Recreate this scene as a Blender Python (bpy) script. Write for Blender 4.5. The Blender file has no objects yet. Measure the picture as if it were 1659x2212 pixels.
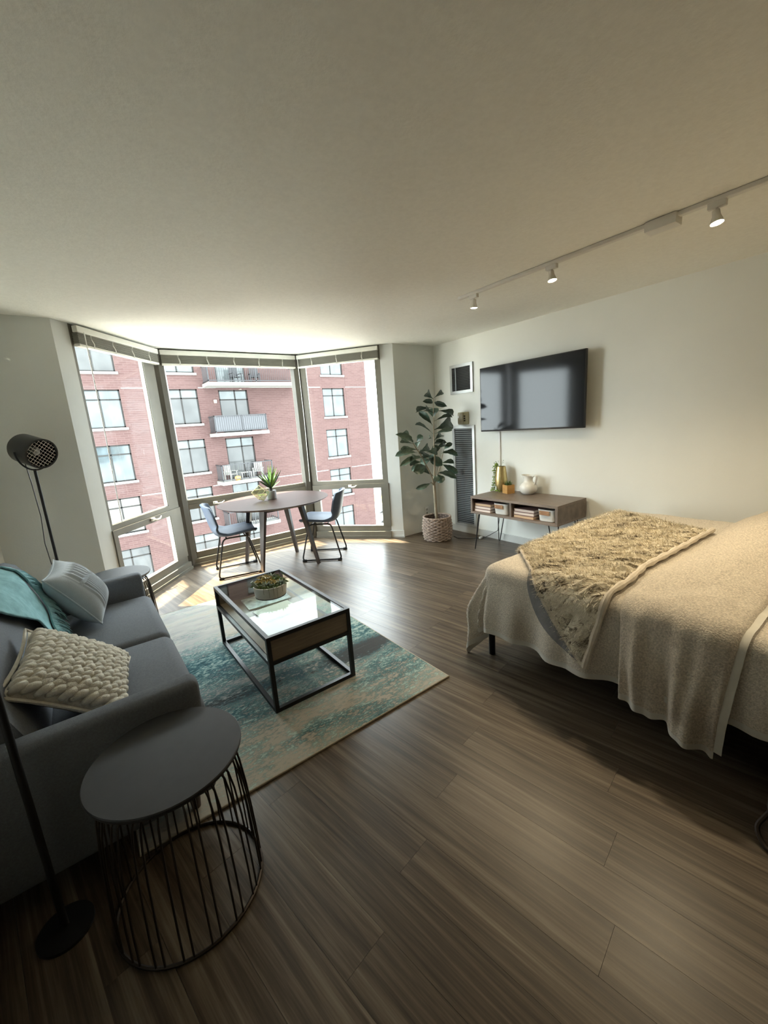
import bpy, bmesh, math, random
from mathutils import Vector, Matrix
random.seed(7)
PI = math.pi
scene = bpy.context.scene
COL = scene.collection

# ------------------------------------------------------------------ camera, world, sun, exposure
HC = 1.475                      # lens height (m)
FPX = 885.0                     # focal length in pixels of the 1659 px wide frame
CX, CY = 829.5, 1106.0
_yaw, _pitch, _roll = [math.radians(a) for a in (36.10, -11.93, 4.108)]
_f = Vector((math.sin(_yaw) * math.cos(_pitch), math.cos(_yaw) * math.cos(_pitch), math.sin(_pitch)))
_r = Vector((math.cos(_yaw), -math.sin(_yaw), 0)); _d = _f.cross(_r)
RIGHT = math.cos(_roll) * _r + math.sin(_roll) * _d
DOWN = -math.sin(_roll) * _r + math.cos(_roll) * _d
FWD = _f
cam_data = bpy.data.cameras.new('camera'); cam = bpy.data.objects.new('camera', cam_data); COL.objects.link(cam)
cam_data.sensor_fit = 'HORIZONTAL'; cam_data.sensor_width = 36.0; cam_data.lens = FPX / 1659.0 * 36.0
cam_data.clip_start = 0.05; cam_data.clip_end = 1000
_m = Matrix((RIGHT, -DOWN, -FWD)).transposed().to_4x4(); _m.translation = (0, 0, HC)
cam.matrix_world = _m
scene.camera = cam

world = bpy.data.worlds.new('world'); scene.world = world; world.use_nodes = True
bg = world.node_tree.nodes['Background']
bg.inputs['Color'].default_value = (0.87, 0.955, 1.0, 1); bg.inputs['Strength'].default_value = 8.6

def lamp(name, kind, loc, target, energy, color, **kw):
    d = bpy.data.lights.new(name, kind); d.energy = energy; d.color = color
    for k, v in kw.items(): setattr(d, k, v)
    o = bpy.data.objects.new(name, d); COL.objects.link(o); o.location = loc
    o.rotation_euler = (Vector(target) - Vector(loc)).to_track_quat('-Z', 'Y').to_euler()
    return o
# hazy midday sun standing high over the building opposite
lamp('sun', 'SUN', (0, 20, 60), (0.4, 20 - 60 / 4.2, 0), 26.0, (1.0, 0.88, 0.68), angle=math.radians(1.2))
# added spot standing in for reflected sun, source unseen, through the left bay pane
glint = lamp('sun_glint_standin', 'SPOT', (-13.6, 18.05, 7.0), (0.90, 4.15, 0.0), 300000.0, (1.0, 0.76, 0.44),
     spot_size=math.radians(3.2), spot_blend=0.12, shadow_soft_size=0.05)
glint.scale = (1.0, 0.36, 1.0)            # cone flattened to keep the floor patch short
SPOT_W = 24.0                   # each halogen head of the ceiling track
scene.view_settings.view_transform = 'Standard'; scene.view_settings.look = 'None'
scene.view_settings.exposure = 1.28; scene.view_settings.gamma = 1.0
scene.view_settings.use_curve_mapping = False
scene.cycles.max_bounces = 10; scene.cycles.diffuse_bounces = 6; scene.cycles.transparent_max_bounces = 24
scene.cycles.caustics_reflective = False; scene.cycles.caustics_refractive = False
scene.cycles.sample_clamp_indirect = 6.0

def ray(px, py):
    return RIGHT * ((px - CX) / FPX) + DOWN * ((py - CY) / FPX) + FWD
def on_z(px, py, z):
    d = ray(px, py); return Vector((0, 0, HC)) + d * ((z - HC) / d.z)
def on_y(px, py, y):
    d = ray(px, py); return Vector((0, 0, HC)) + d * (y / d.y)
def on_x(px, py, x):
    d = ray(px, py); return Vector((0, 0, HC)) + d * (x / d.x)

# ------------------------------------------------------------------ materials
MATS = {}
def ramp(nt, fac, stops):
    n = nt.nodes.new('ShaderNodeValToRGB'); e = n.color_ramp.elements
    while len(e) > 1: e.remove(e[-1])
    e[0].position = stops[0][0]; e[0].color = (*stops[0][1], 1)
    for p, c in stops[1:]:
        x = e.new(p); x.color = (*c, 1)
    nt.links.new(fac, n.inputs['Fac']); return n.outputs['Color']
def coords(nt, scale=(1, 1, 1), kind='Object', rot=(0, 0, 0)):
    tc = nt.nodes.new('ShaderNodeTexCoord'); mp = nt.nodes.new('ShaderNodeMapping')
    mp.inputs['Scale'].default_value = scale; mp.inputs['Rotation'].default_value = rot
    nt.links.new(tc.outputs[kind], mp.inputs['Vector']); return mp.outputs['Vector']
def noise(nt, vec, scale, detail=4, rough=0.55, dist=0.0):
    n = nt.nodes.new('ShaderNodeTexNoise'); n.inputs['Scale'].default_value = scale
    n.inputs['Detail'].default_value = detail; n.inputs['Roughness'].default_value = rough
    n.inputs['Distortion'].default_value = dist
    nt.links.new(vec, n.inputs['Vector']); return n.outputs['Fac']
def math_n(nt, op, a, b=None, clamp=False):
    n = nt.nodes.new('ShaderNodeMath'); n.operation = op; n.use_clamp = clamp
    for i, v in enumerate((a, b)):
        if v is None: continue
        if isinstance(v, (int, float)): n.inputs[i].default_value = v
        else: nt.links.new(v, n.inputs[i])
    return n.outputs[0]
def mix_c(nt, fac, a, b, mode='MIX'):
    n = nt.nodes.new('ShaderNodeMix'); n.data_type = 'RGBA'; n.blend_type = mode
    if isinstance(fac, (int, float)): n.inputs[0].default_value = fac
    else: nt.links.new(fac, n.inputs[0])
    for i, v in ((6, a), (7, b)):
        if isinstance(v, tuple): n.inputs[i].default_value = (*v, 1)
        else: nt.links.new(v, n.inputs[i])
    return n.outputs[2]
def bump(nt, bsdf, height, strength, dist=0.01):
    n = nt.nodes.new('ShaderNodeBump'); n.inputs['Strength'].default_value = strength
    n.inputs['Distance'].default_value = dist
    nt.links.new(height, n.inputs['Height']); nt.links.new(n.outputs[0], bsdf.inputs['Normal'])
def new_mat(name):
    m = bpy.data.materials.new(name); m.use_nodes = True; MATS[name] = m
    return m, m.node_tree, m.node_tree.nodes['Principled BSDF']
def pm(name, col, rough=0.6, metal=0.0, var=0.12, vscale=8.0, bscale=0, bstr=0.2, stretch=(1, 1, 1), spec=0.5, bdist=0.005):
    """plain procedural surface: colour with a slow noise variation and an optional fine bump"""
    m, nt, b = new_mat(name)
    b.inputs['Roughness'].default_value = rough; b.inputs['Metallic'].default_value = metal
    b.inputs['Specular IOR Level'].default_value = spec
    v = coords(nt, stretch)
    nz = noise(nt, v, vscale)
    lo = tuple(c * (1 - var) for c in col); hi = tuple(min(1, c * (1 + var)) for c in col)
    nt.links.new(ramp(nt, nz, [(0.3, lo), (0.7, hi)]), b.inputs['Base Color'])
    if bscale: bump(nt, b, noise(nt, v, bscale, 3), bstr, bdist)
    return m

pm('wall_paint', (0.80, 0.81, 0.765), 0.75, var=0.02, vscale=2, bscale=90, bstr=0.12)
pm('wall_paint_shaded', (0.69, 0.70, 0.665), 0.75, var=0.02, vscale=2, bscale=90, bstr=0.12)  # the common wall paint with back-wall shade put into the colour
pm('wall_paint_low_bounce', (0.30, 0.30, 0.28), 0.8, var=0.02, vscale=2)  # for the unseen rear wall, darkened to cut light bounced into the foreground
pm('ceiling_paint', (0.88, 0.885, 0.835), 0.9, var=0.03, vscale=40, bscale=70, bstr=0.22, bdist=0.008)
pm('trim_white', (0.5808, 0.5896, 0.5676), 0.45, var=0.02)
pm('bronze_frame', (0.150, 0.138, 0.108), 0.55, 0.0, var=0.08, vscale=5)
pm('bronze_dark', (0.085, 0.077, 0.060), 0.5, 0.0, var=0.08, vscale=5)
pm('glazing_bead', (0.30, 0.29, 0.25), 0.4, var=0.05)
pm('handle_metal', (0.75, 0.73, 0.68), 0.3, 0.6, var=0.05)
pm('blind_white', (0.66, 0.65, 0.59), 0.5, var=0.04)
pm('blind_slat', (0.24, 0.23, 0.19), 0.5, var=0.1)
pm('tape_cloth', (0.52, 0.51, 0.46), 0.9, var=0.05)
pm('black_metal', (0.016, 0.016, 0.016), 0.42, 0.4, var=0.15)
pm('black_satin', (0.02, 0.021, 0.022), 0.35, var=0.1)
pm('dark_top', (0.0192, 0.0196, 0.0208), 0.55, var=0.1, vscale=30)
pm('brown_wire', (0.03, 0.022, 0.016), 0.4, 0.5, var=0.1)
pm('sofa_fabric', (0.140, 0.150, 0.164), 0.95, var=0.12, vscale=140, bscale=420, bstr=0.4, bdist=0.003, spec=0.2)
pm('sofa_leg_wood', (0.05, 0.03, 0.02), 0.5)
pm('teal_wool', (0.225, 0.40, 0.42), 0.95, var=0.16, vscale=25, bscale=300, bstr=0.4, spec=0.15)
pm('pale_blue_cloth', (0.50, 0.54, 0.58), 0.9, var=0.04, vscale=30, bscale=350, bstr=0.25, spec=0.2)
pm('cream_wool', (0.62, 0.58, 0.49), 0.95, var=0.10, vscale=60, bscale=260, bstr=0.5, spec=0.15)
pm('linen_beige', (0.64, 0.585, 0.505), 0.95, var=0.26, vscale=150, bscale=170, bstr=0.6, bdist=0.006, spec=0.15)
pm('linen_light', (0.62, 0.56, 0.475), 0.95, var=0.28, vscale=130, bscale=150, bstr=0.6, bdist=0.006, spec=0.15)
pm('white_cotton', (0.66, 0.64, 0.58), 0.9, var=0.04, vscale=20, spec=0.2)
pm('grey_plush', (0.22, 0.22, 0.23), 0.8, var=0.15, vscale=30)
pm('table_walnut', (0.050, 0.031, 0.027), 0.36, var=0.3, vscale=5, stretch=(1, 14, 1), spec=0.08)
pm('leg_walnut', (0.032, 0.020, 0.016), 0.4, var=0.3, vscale=8, stretch=(8, 8, 1))
pm('blue_leather', (0.072, 0.096, 0.142), 0.5, var=0.1, vscale=14, bscale=160, bstr=0.15, spec=0.3)
pm('black_tube', (0.018, 0.017, 0.017), 0.35, 0.5, var=0.1)
pm('coffee_wood', (0.165, 0.125, 0.085), 0.55, var=0.22, vscale=7, stretch=(1, 1, 16))
pm('console_wood', (0.165, 0.125, 0.098), 0.42, var=0.32, vscale=6, stretch=(14, 1.3, 14))
pm('console_side', (0.150, 0.115, 0.090), 0.5, var=0.35, vscale=6, stretch=(2, 14, 1.5))
pm('book_cover', (0.20, 0.115, 0.10), 0.6, var=0.1)
pm('book_pages', (0.72, 0.62, 0.55), 0.8, var=0.05, vscale=50, stretch=(1, 1, 30))
pm('book_kraft', (0.60, 0.42, 0.26), 0.8, var=0.06)
pm('felt_white', (0.66, 0.65, 0.61), 0.95, var=0.05, bscale=200, bstr=0.2)
pm('tan_leather', (0.36, 0.19, 0.10), 0.6, var=0.15)
pm('gold_metal', (0.62, 0.50, 0.24), 0.34, 0.85, var=0.12, vscale=30)
pm('brass', (0.45, 0.38, 0.20), 0.3, 0.9, var=0.1)
pm('ceramic_white', (0.74, 0.73, 0.68), 0.22, var=0.03)
pm('planter_white', (0.74, 0.72, 0.67), 0.5, var=0.05)
pm('wood_cube', (0.50, 0.27, 0.08), 0.55, var=0.2, vscale=10, stretch=(1, 1, 8))
pm('concrete_grey', (0.42, 0.43, 0.45), 0.8, var=0.12, vscale=30, bscale=80, bstr=0.2)
pm('moss_green', (0.20, 0.30, 0.05), 0.7, var=0.4, vscale=60)
pm('grass_green', (0.07, 0.13, 0.03), 0.6, var=0.4, vscale=40)
pm('yucca_green', (0.20, 0.34, 0.06), 0.45, var=0.35, vscale=12)
pm('yucca_dark', (0.055, 0.11, 0.05), 0.45, var=0.3, vscale=12)
pm('succulent_green', (0.09, 0.14, 0.03), 0.6, var=0.4, vscale=30)
pm('succulent_gold', (0.30, 0.22, 0.04), 0.6, var=0.45, vscale=30)
pm('succulent_grey', (0.22, 0.27, 0.20), 0.6, var=0.3, vscale=30)
pm('fig_leaf', (0.0382, 0.0723, 0.0467), 0.38, var=0.35, vscale=9)
pm('fig_leaf_pale', (0.11, 0.16, 0.12), 0.45, var=0.3, vscale=9)
pm('fig_trunk', (0.27, 0.225, 0.16), 0.8, var=0.3, vscale=18, stretch=(1, 1, 0.3), bscale=60, bstr=0.3)
pm('soil', (0.02, 0.016, 0.012), 0.95, var=0.4, vscale=60, bscale=80, bstr=0.6)
pm('wicker', (0.34, 0.265, 0.22), 0.75, var=0.35, vscale=35)
pm('wicker_dark', (0.12, 0.09, 0.075), 0.8, var=0.3, vscale=30)
pm('vent_metal', (0.48, 0.49, 0.48), 0.38, 0.5, var=0.05)
pm('vent_slat', (0.40, 0.42, 0.44), 0.35, 0.6, var=0.1)
pm('vent_dark', (0.012, 0.013, 0.014), 0.8)
pm('vent_slat_dark', (0.05, 0.053, 0.053), 0.5, 0.3, var=0.1)
pm('thermostat_beige', (0.40, 0.37, 0.23), 0.5, var=0.05)
pm('thermostat_face', (0.52, 0.49, 0.38), 0.45, var=0.05)
pm('plastic_white', (0.72, 0.71, 0.67), 0.4, var=0.02)
pm('cable_grey', (0.36, 0.34, 0.29), 0.6, var=0.05)
pm('tv_bezel', (0.012, 0.012, 0.014), 0.35)
pm('paper_white', (0.78, 0.76, 0.69), 0.8, var=0.02)
pm('paper_print', (0.42, 0.46, 0.46), 0.6, var=0.5, vscale=25)
pm('roof_grey', (0.3, 0.3, 0.3), 0.9)
pm('asphalt', (0.24, 0.235, 0.225), 0.9, var=0.2, vscale=0.3)
pm('concrete_slab', (0.1186, 0.1148, 0.1033), 0.85, var=0.08, vscale=2)
pm('sill_stone', (0.1415, 0.1339, 0.1224), 0.85, var=0.05)
pm('window_dark', (0.0135, 0.0126, 0.0117), 0.5, var=0.1, spec=0.1)
pm('rail_dark', (0.0270, 0.0270, 0.0284), 0.5, 0.2, var=0.1, spec=0.1)
pm('city_white', (0.468, 0.474, 0.468), 0.9, var=0.03, vscale=0.2)
pm('sky_block_wall', (0.10, 0.105, 0.11), 0.9, var=0.05, vscale=0.2)
pm('city_glass', (0.170, 0.210, 0.220), 0.3, var=0.2, vscale=0.5)
pm('yellow_paint', (0.70, 0.55, 0.15), 0.7)
pm('car_grey', (0.12, 0.13, 0.14), 0.3, var=0.1)
pm('car_white', (0.7, 0.7, 0.7), 0.3, var=0.05)
pm('rubber', (0.015, 0.015, 0.015), 0.9)
pm('pumpkin', (0.6, 0.25, 0.05), 0.6)
pm('screen_weave', (0.0383, 0.0391, 0.0428), 0.8, var=0.15, vscale=6, stretch=(9, 1, 1))
pm('lamp_inside', (0.62, 0.62, 0.58), 0.5)

def mk_planks():
    m, nt, b = new_mat('floor_plank')
    oi = nt.nodes.new('ShaderNodeObjectInfo')
    tc = nt.nodes.new('ShaderNodeTexCoord')
    off = nt.nodes.new('ShaderNodeVectorMath'); off.operation = 'ADD'
    cmb = nt.nodes.new('ShaderNodeCombineXYZ')
    nt.links.new(math_n(nt, 'MULTIPLY', oi.outputs['Random'], 37.0), cmb.inputs[0])
    nt.links.new(math_n(nt, 'MULTIPLY', oi.outputs['Random'], 91.0), cmb.inputs[1])
    nt.links.new(tc.outputs['Object'], off.inputs[0]); nt.links.new(cmb.outputs[0], off.inputs[1])
    def mp(s):
        n = nt.nodes.new('ShaderNodeMapping'); n.inputs['Scale'].default_value = s
        nt.links.new(off.outputs[0], n.inputs['Vector']); return n.outputs['Vector']
    g1 = noise(nt, mp((0.55, 17.0, 1)), 1.7, 5, 0.6, 0.5)
    g2 = noise(nt, mp((2.0, 60.0, 1)), 2.2, 4, 0.6)
    g = math_n(nt, 'ADD', math_n(nt, 'MULTIPLY', g1, 0.68), math_n(nt, 'MULTIPLY', g2, 0.32))
    c = ramp(nt, g, [(0.36, (0.034, 0.023, 0.0145)), (0.47, (0.064, 0.046, 0.030)), (0.56, (0.108, 0.082, 0.055)), (0.70, (0.180, 0.145, 0.105))])
    tone = nt.nodes.new('ShaderNodeMapRange'); tone.inputs[3].default_value = 0.86; tone.inputs[4].default_value = 1.12
    nt.links.new(oi.outputs['Random'], tone.inputs[0])
    hsv = nt.nodes.new('ShaderNodeHueSaturation'); nt.links.new(c, hsv.inputs['Color']); nt.links.new(tone.outputs[0], hsv.inputs['Value'])
    nt.links.new(hsv.outputs[0], b.inputs['Base Color'])
    rr = nt.nodes.new('ShaderNodeMapRange'); rr.inputs[3].default_value = 0.30; rr.inputs[4].default_value = 0.40
    nt.links.new(g2, rr.inputs[0]); nt.links.new(rr.outputs[0], b.inputs['Roughness'])
    b.inputs['Specular IOR Level'].default_value = 0.4
    bump(nt, b, g, 0.12, 0.002)
mk_planks()

def mk_glass(name, tint=(0.97, 0.985, 0.975), ior=1.45, rough=0.0, refl=1.0):
    m = bpy.data.materials.new(name); m.use_nodes = True; nt = m.node_tree; nt.nodes.clear(); MATS[name] = m
    out = nt.nodes.new('ShaderNodeOutputMaterial'); mx = nt.nodes.new('ShaderNodeMixShader')
    tr = nt.nodes.new('ShaderNodeBsdfTransparent'); gl = nt.nodes.new('ShaderNodeBsdfGlossy'); lw = nt.nodes.new('ShaderNodeLayerWeight')
    lw.inputs[0].default_value = 0.5; f0 = ((ior - 1) / (ior + 1)) ** 2
    tr.inputs[0].default_value = (*tint, 1); gl.inputs['Roughness'].default_value = rough
    fr = math_n(nt, 'ADD', math_n(nt, 'MULTIPLY', math_n(nt, 'POWER', lw.outputs['Facing'], 5.0), 1 - f0), f0)   # Schlick
    nt.links.new(math_n(nt, 'MULTIPLY', fr, refl, True), mx.inputs[0]); nt.links.new(tr.outputs[0], mx.inputs[1]); nt.links.new(gl.outputs[0], mx.inputs[2])
    nt.links.new(mx.outputs[0], out.inputs['Surface'])
mk_glass('window_glass', refl=0.38); mk_glass('table_glass', (0.93, 0.97, 0.95), 1.5, 0.0, 0.34); mk_glass('terrarium_glass', (0.85, 0.88, 0.72), 1.6, 0.05, 1.5)

def mk_screen():
    m, nt, b = new_mat('tv_screen')
    b.inputs['Base Color'].default_value = (0.012, 0.013, 0.015, 1); b.inputs['Roughness'].default_value = 0.09
    b.inputs['Specular IOR Level'].default_value = 0.22
    nt.links.new(ramp(nt, noise(nt, coords(nt), 300), [(0.3, (0.010, 0.011, 0.013)), (0.7, (0.015, 0.016, 0.018))]), b.inputs['Base Color'])
mk_screen()

def mk_emit(name, col, s):
    m = bpy.data.materials.new(name); m.use_nodes = True; nt = m.node_tree; nt.nodes.clear(); MATS[name] = m
    out = nt.nodes.new('ShaderNodeOutputMaterial'); e = nt.nodes.new('ShaderNodeEmission')
    e.inputs[0].default_value = (*col, 1); e.inputs[1].default_value = s
    nt.links.new(e.outputs[0], out.inputs['Surface'])
mk_emit('bulb_glow', (1.0, 0.86, 0.55), 40.0); mk_emit('porch_glow', (1.0, 0.9, 0.7), 2.0)

def mk_brick():
    m, nt, b = new_mat('brick_wall')
    tc = nt.nodes.new('ShaderNodeTexCoord'); sp = nt.nodes.new('ShaderNodeSeparateXYZ'); cb = nt.nodes.new('ShaderNodeCombineXYZ')
    nt.links.new(tc.outputs['Object'], sp.inputs[0]); nt.links.new(sp.outputs[0], cb.inputs[0]); nt.links.new(sp.outputs[2], cb.inputs[1])
    br = nt.nodes.new('ShaderNodeTexBrick'); nt.links.new(cb.outputs[0], br.inputs['Vector'])
    br.inputs['Color1'].default_value = (0.0466, 0.0278, 0.0256, 1.0000); br.inputs['Color2'].default_value = (0.0361, 0.0210, 0.0195, 1.0000)
    br.inputs['Mortar'].default_value = (0.0583, 0.0398, 0.0370, 1.0000)
    br.inputs['Scale'].default_value = 1.0; br.inputs['Mortar Size'].default_value = 0.012; br.inputs['Mortar Smooth'].default_value = 0.3
    br.inputs['Brick Width'].default_value = 0.40; br.inputs['Row Height'].default_value = 0.12; br.inputs['Bias'].default_value = 0.0
    nz = noise(nt, cb.outputs[0], 0.5, 3)
    nt.links.new(mix_c(nt, 0.25, br.outputs['Color'], ramp(nt, nz, [(0.3, (0.052, 0.031, 0.029)), (0.7, (0.068, 0.043, 0.040))])), b.inputs['Base Color'])
    b.inputs['Roughness'].default_value = 0.9; b.inputs['Specular IOR Level'].default_value = 0.05
mk_brick()

def mk_pane(name, col, rough=0.12, var=0.25):
    m, nt, b = new_mat(name)
    nz = noise(nt, coords(nt, (1.2, 1, 0.8)), 1.1, 2)
    nt.links.new(ramp(nt, nz, [(0.35, tuple(c * (1 - var) for c in col)), (0.65, tuple(min(1, c * (1 + var)) for c in col))]), b.inputs['Base Color'])
    b.inputs['Roughness'].default_value = rough; b.inputs['Specular IOR Level'].default_value = 0.3
mk_pane('pane_blind', (0.0414, 0.0478, 0.0478)); mk_pane('pane_dim', (0.0234, 0.0240, 0.0234)); mk_pane('pane_sky', (0.0349, 0.0435, 0.0466), 0.06)  # opaque panes; the sky pane has its reflection put into the colour
mk_pane('pane_cream', (0.0728, 0.0715, 0.0583), 0.2)

def mk_rug():
    m, nt, b = new_mat('rug_pile')
    v = coords(nt)                                            # rug's own metres: x 0..1.6, y 0..2.31 (0 = edge nearest the entrance)
    sp = nt.nodes.new('ShaderNodeSeparateXYZ'); nt.links.new(v, sp.inputs[0])
    X, Y = sp.outputs[0], sp.outputs[1]
    vs = coords(nt, (1.0, 3.2, 1.0)); vf = coords(nt, (1.0, 2.2, 1.0))
    big = noise(nt, vs, 1.5, 3, 0.6, 0.8); mid = noise(nt, vs, 4.0, 5, 0.7, 0.5); fine = noise(nt, vf, 30.0, 4, 0.72)
    def smooth(val, a, c):
        n = nt.nodes.new('ShaderNodeMapRange'); n.interpolation_type = 'SMOOTHSTEP'
        n.inputs[1].default_value = a; n.inputs[2].default_value = c; nt.links.new(val, n.inputs[0]); return n.outputs[0]
    spk = math_n(nt, 'MULTIPLY', math_n(nt, 'SUBTRACT', fine, 0.5), 2.1)
    def blob(cx, cy, rx, ry):
        dx = math_n(nt, 'DIVIDE', math_n(nt, 'SUBTRACT', X, cx), rx); dy = math_n(nt, 'DIVIDE', math_n(nt, 'SUBTRACT', Y, cy), ry)
        d = math_n(nt, 'SQRT', math_n(nt, 'ADD', math_n(nt, 'MULTIPLY', dx, dx), math_n(nt, 'MULTIPLY', dy, dy)))
        return math_n(nt, 'SUBTRACT', 1.0, d, True)
    def add(*a):
        r = a[0]
        for q in a[1:]: r = math_n(nt, 'ADD', r, q)
        return r
    wob = math_n(nt, 'MULTIPLY', math_n(nt, 'SUBTRACT', add(big, mid), 1.0), 1.6)
    base = ramp(nt, noise(nt, vs, 3.0, 4), [(0.35, (0.32, 0.32, 0.315)), (0.55, (0.41, 0.40, 0.37)), (0.7, (0.41, 0.36, 0.29))])
    beige = mix_c(nt, smooth(math_n(nt, 'ADD', Y, wob), 0.75, 0.15), base, (0.34, 0.31, 0.26))
    tealm = add(math_n(nt, 'MULTIPLY', blob(0.55, 1.10, 0.85, 0.50), 0.95), math_n(nt, 'MULTIPLY', blob(1.55, 0.80, 0.75, 0.80), 1.15), math_n(nt, 'MULTIPLY', blob(0.40, 0.52, 0.80, 0.34), 0.85), math_n(nt, 'MULTIPLY', blob(0.95, 0.14, 1.0, 0.24), 0.55), math_n(nt, 'MULTIPLY', wob, 0.9), math_n(nt, 'MULTIPLY', spk, 1.25))
    teal = ramp(nt, add(mid, math_n(nt, 'MULTIPLY', spk, 0.8), math_n(nt, 'MULTIPLY', blob(1.6, 1.0, 0.7, 0.8), 0.10)), [(0.28, (0.016, 0.045, 0.055)), (0.46, (0.040, 0.105, 0.120)), (0.60, (0.13, 0.22, 0.215)), (0.74, (0.33, 0.40, 0.36))])
    c = mix_c(nt, smooth(tealm, 0.05, 0.60), beige, teal)
    darkm = add(math_n(nt, 'MULTIPLY', blob(1.45, 0.62, 0.6, 0.20), 1.2), math_n(nt, 'MULTIPLY', blob(1.0, 0.95, 0.25, 0.18), 0.9), math_n(nt, 'MULTIPLY', blob(0.45, 0.70, 0.6, 0.15), 0.8), math_n(nt, 'MULTIPLY', wob, 0.7), math_n(nt, 'MULTIPLY', spk, 1.3))
    c = mix_c(nt, smooth(darkm, 0.40, 0.85), c, (0.055, 0.058, 0.06))
    line = math_n(nt, 'MULTIPLY', smooth(noise(nt, coords(nt, (0.6, 26.0, 1)), 1.3, 3, 0.7), 0.62, 0.72), smooth(X, 0.4, 1.1))
    c = mix_c(nt, math_n(nt, 'MULTIPLY', line, 0.55), c, (0.42, 0.46, 0.42))
    nt.links.new(c, b.inputs['Base Color']); b.inputs['Roughness'].default_value = 0.95; b.inputs['Specular IOR Level'].default_value = 0.15
    bump(nt, b, fine, 0.6, 0.004)
mk_rug()
pm('rug_binding', (0.42, 0.37, 0.29), 0.95, var=0.1, vscale=60)

def mk_fur(name):
    m, nt, b = new_mat(name)
    m2 = nt.nodes.new('ShaderNodeMapping'); m2.inputs['Scale'].default_value = (1.3, 7.5, 3.0)
    nt.links.new(coords(nt, (1, 1, 1), rot=(0, 0, 0.75)), m2.inputs['Vector'])          # streaks run cornerwise over the throw
    n1 = noise(nt, m2.outputs['Vector'], 4.6, 4, 0.62, 1.1)
    c = ramp(nt, n1, [(0.35, (0.10, 0.08, 0.055)), (0.415, (0.38, 0.33, 0.25)), (0.465, (0.74, 0.68, 0.55)), (0.72, (0.86, 0.81, 0.70))])
    nt.links.new(c, b.inputs['Base Color']); b.inputs['Roughness'].default_value = 0.8; b.inputs['Specular IOR Level'].default_value = 0.2
mk_fur('fur')
pm('fur_edge', (0.70, 0.63, 0.53), 0.9, var=0.1, vscale=40)

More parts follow.
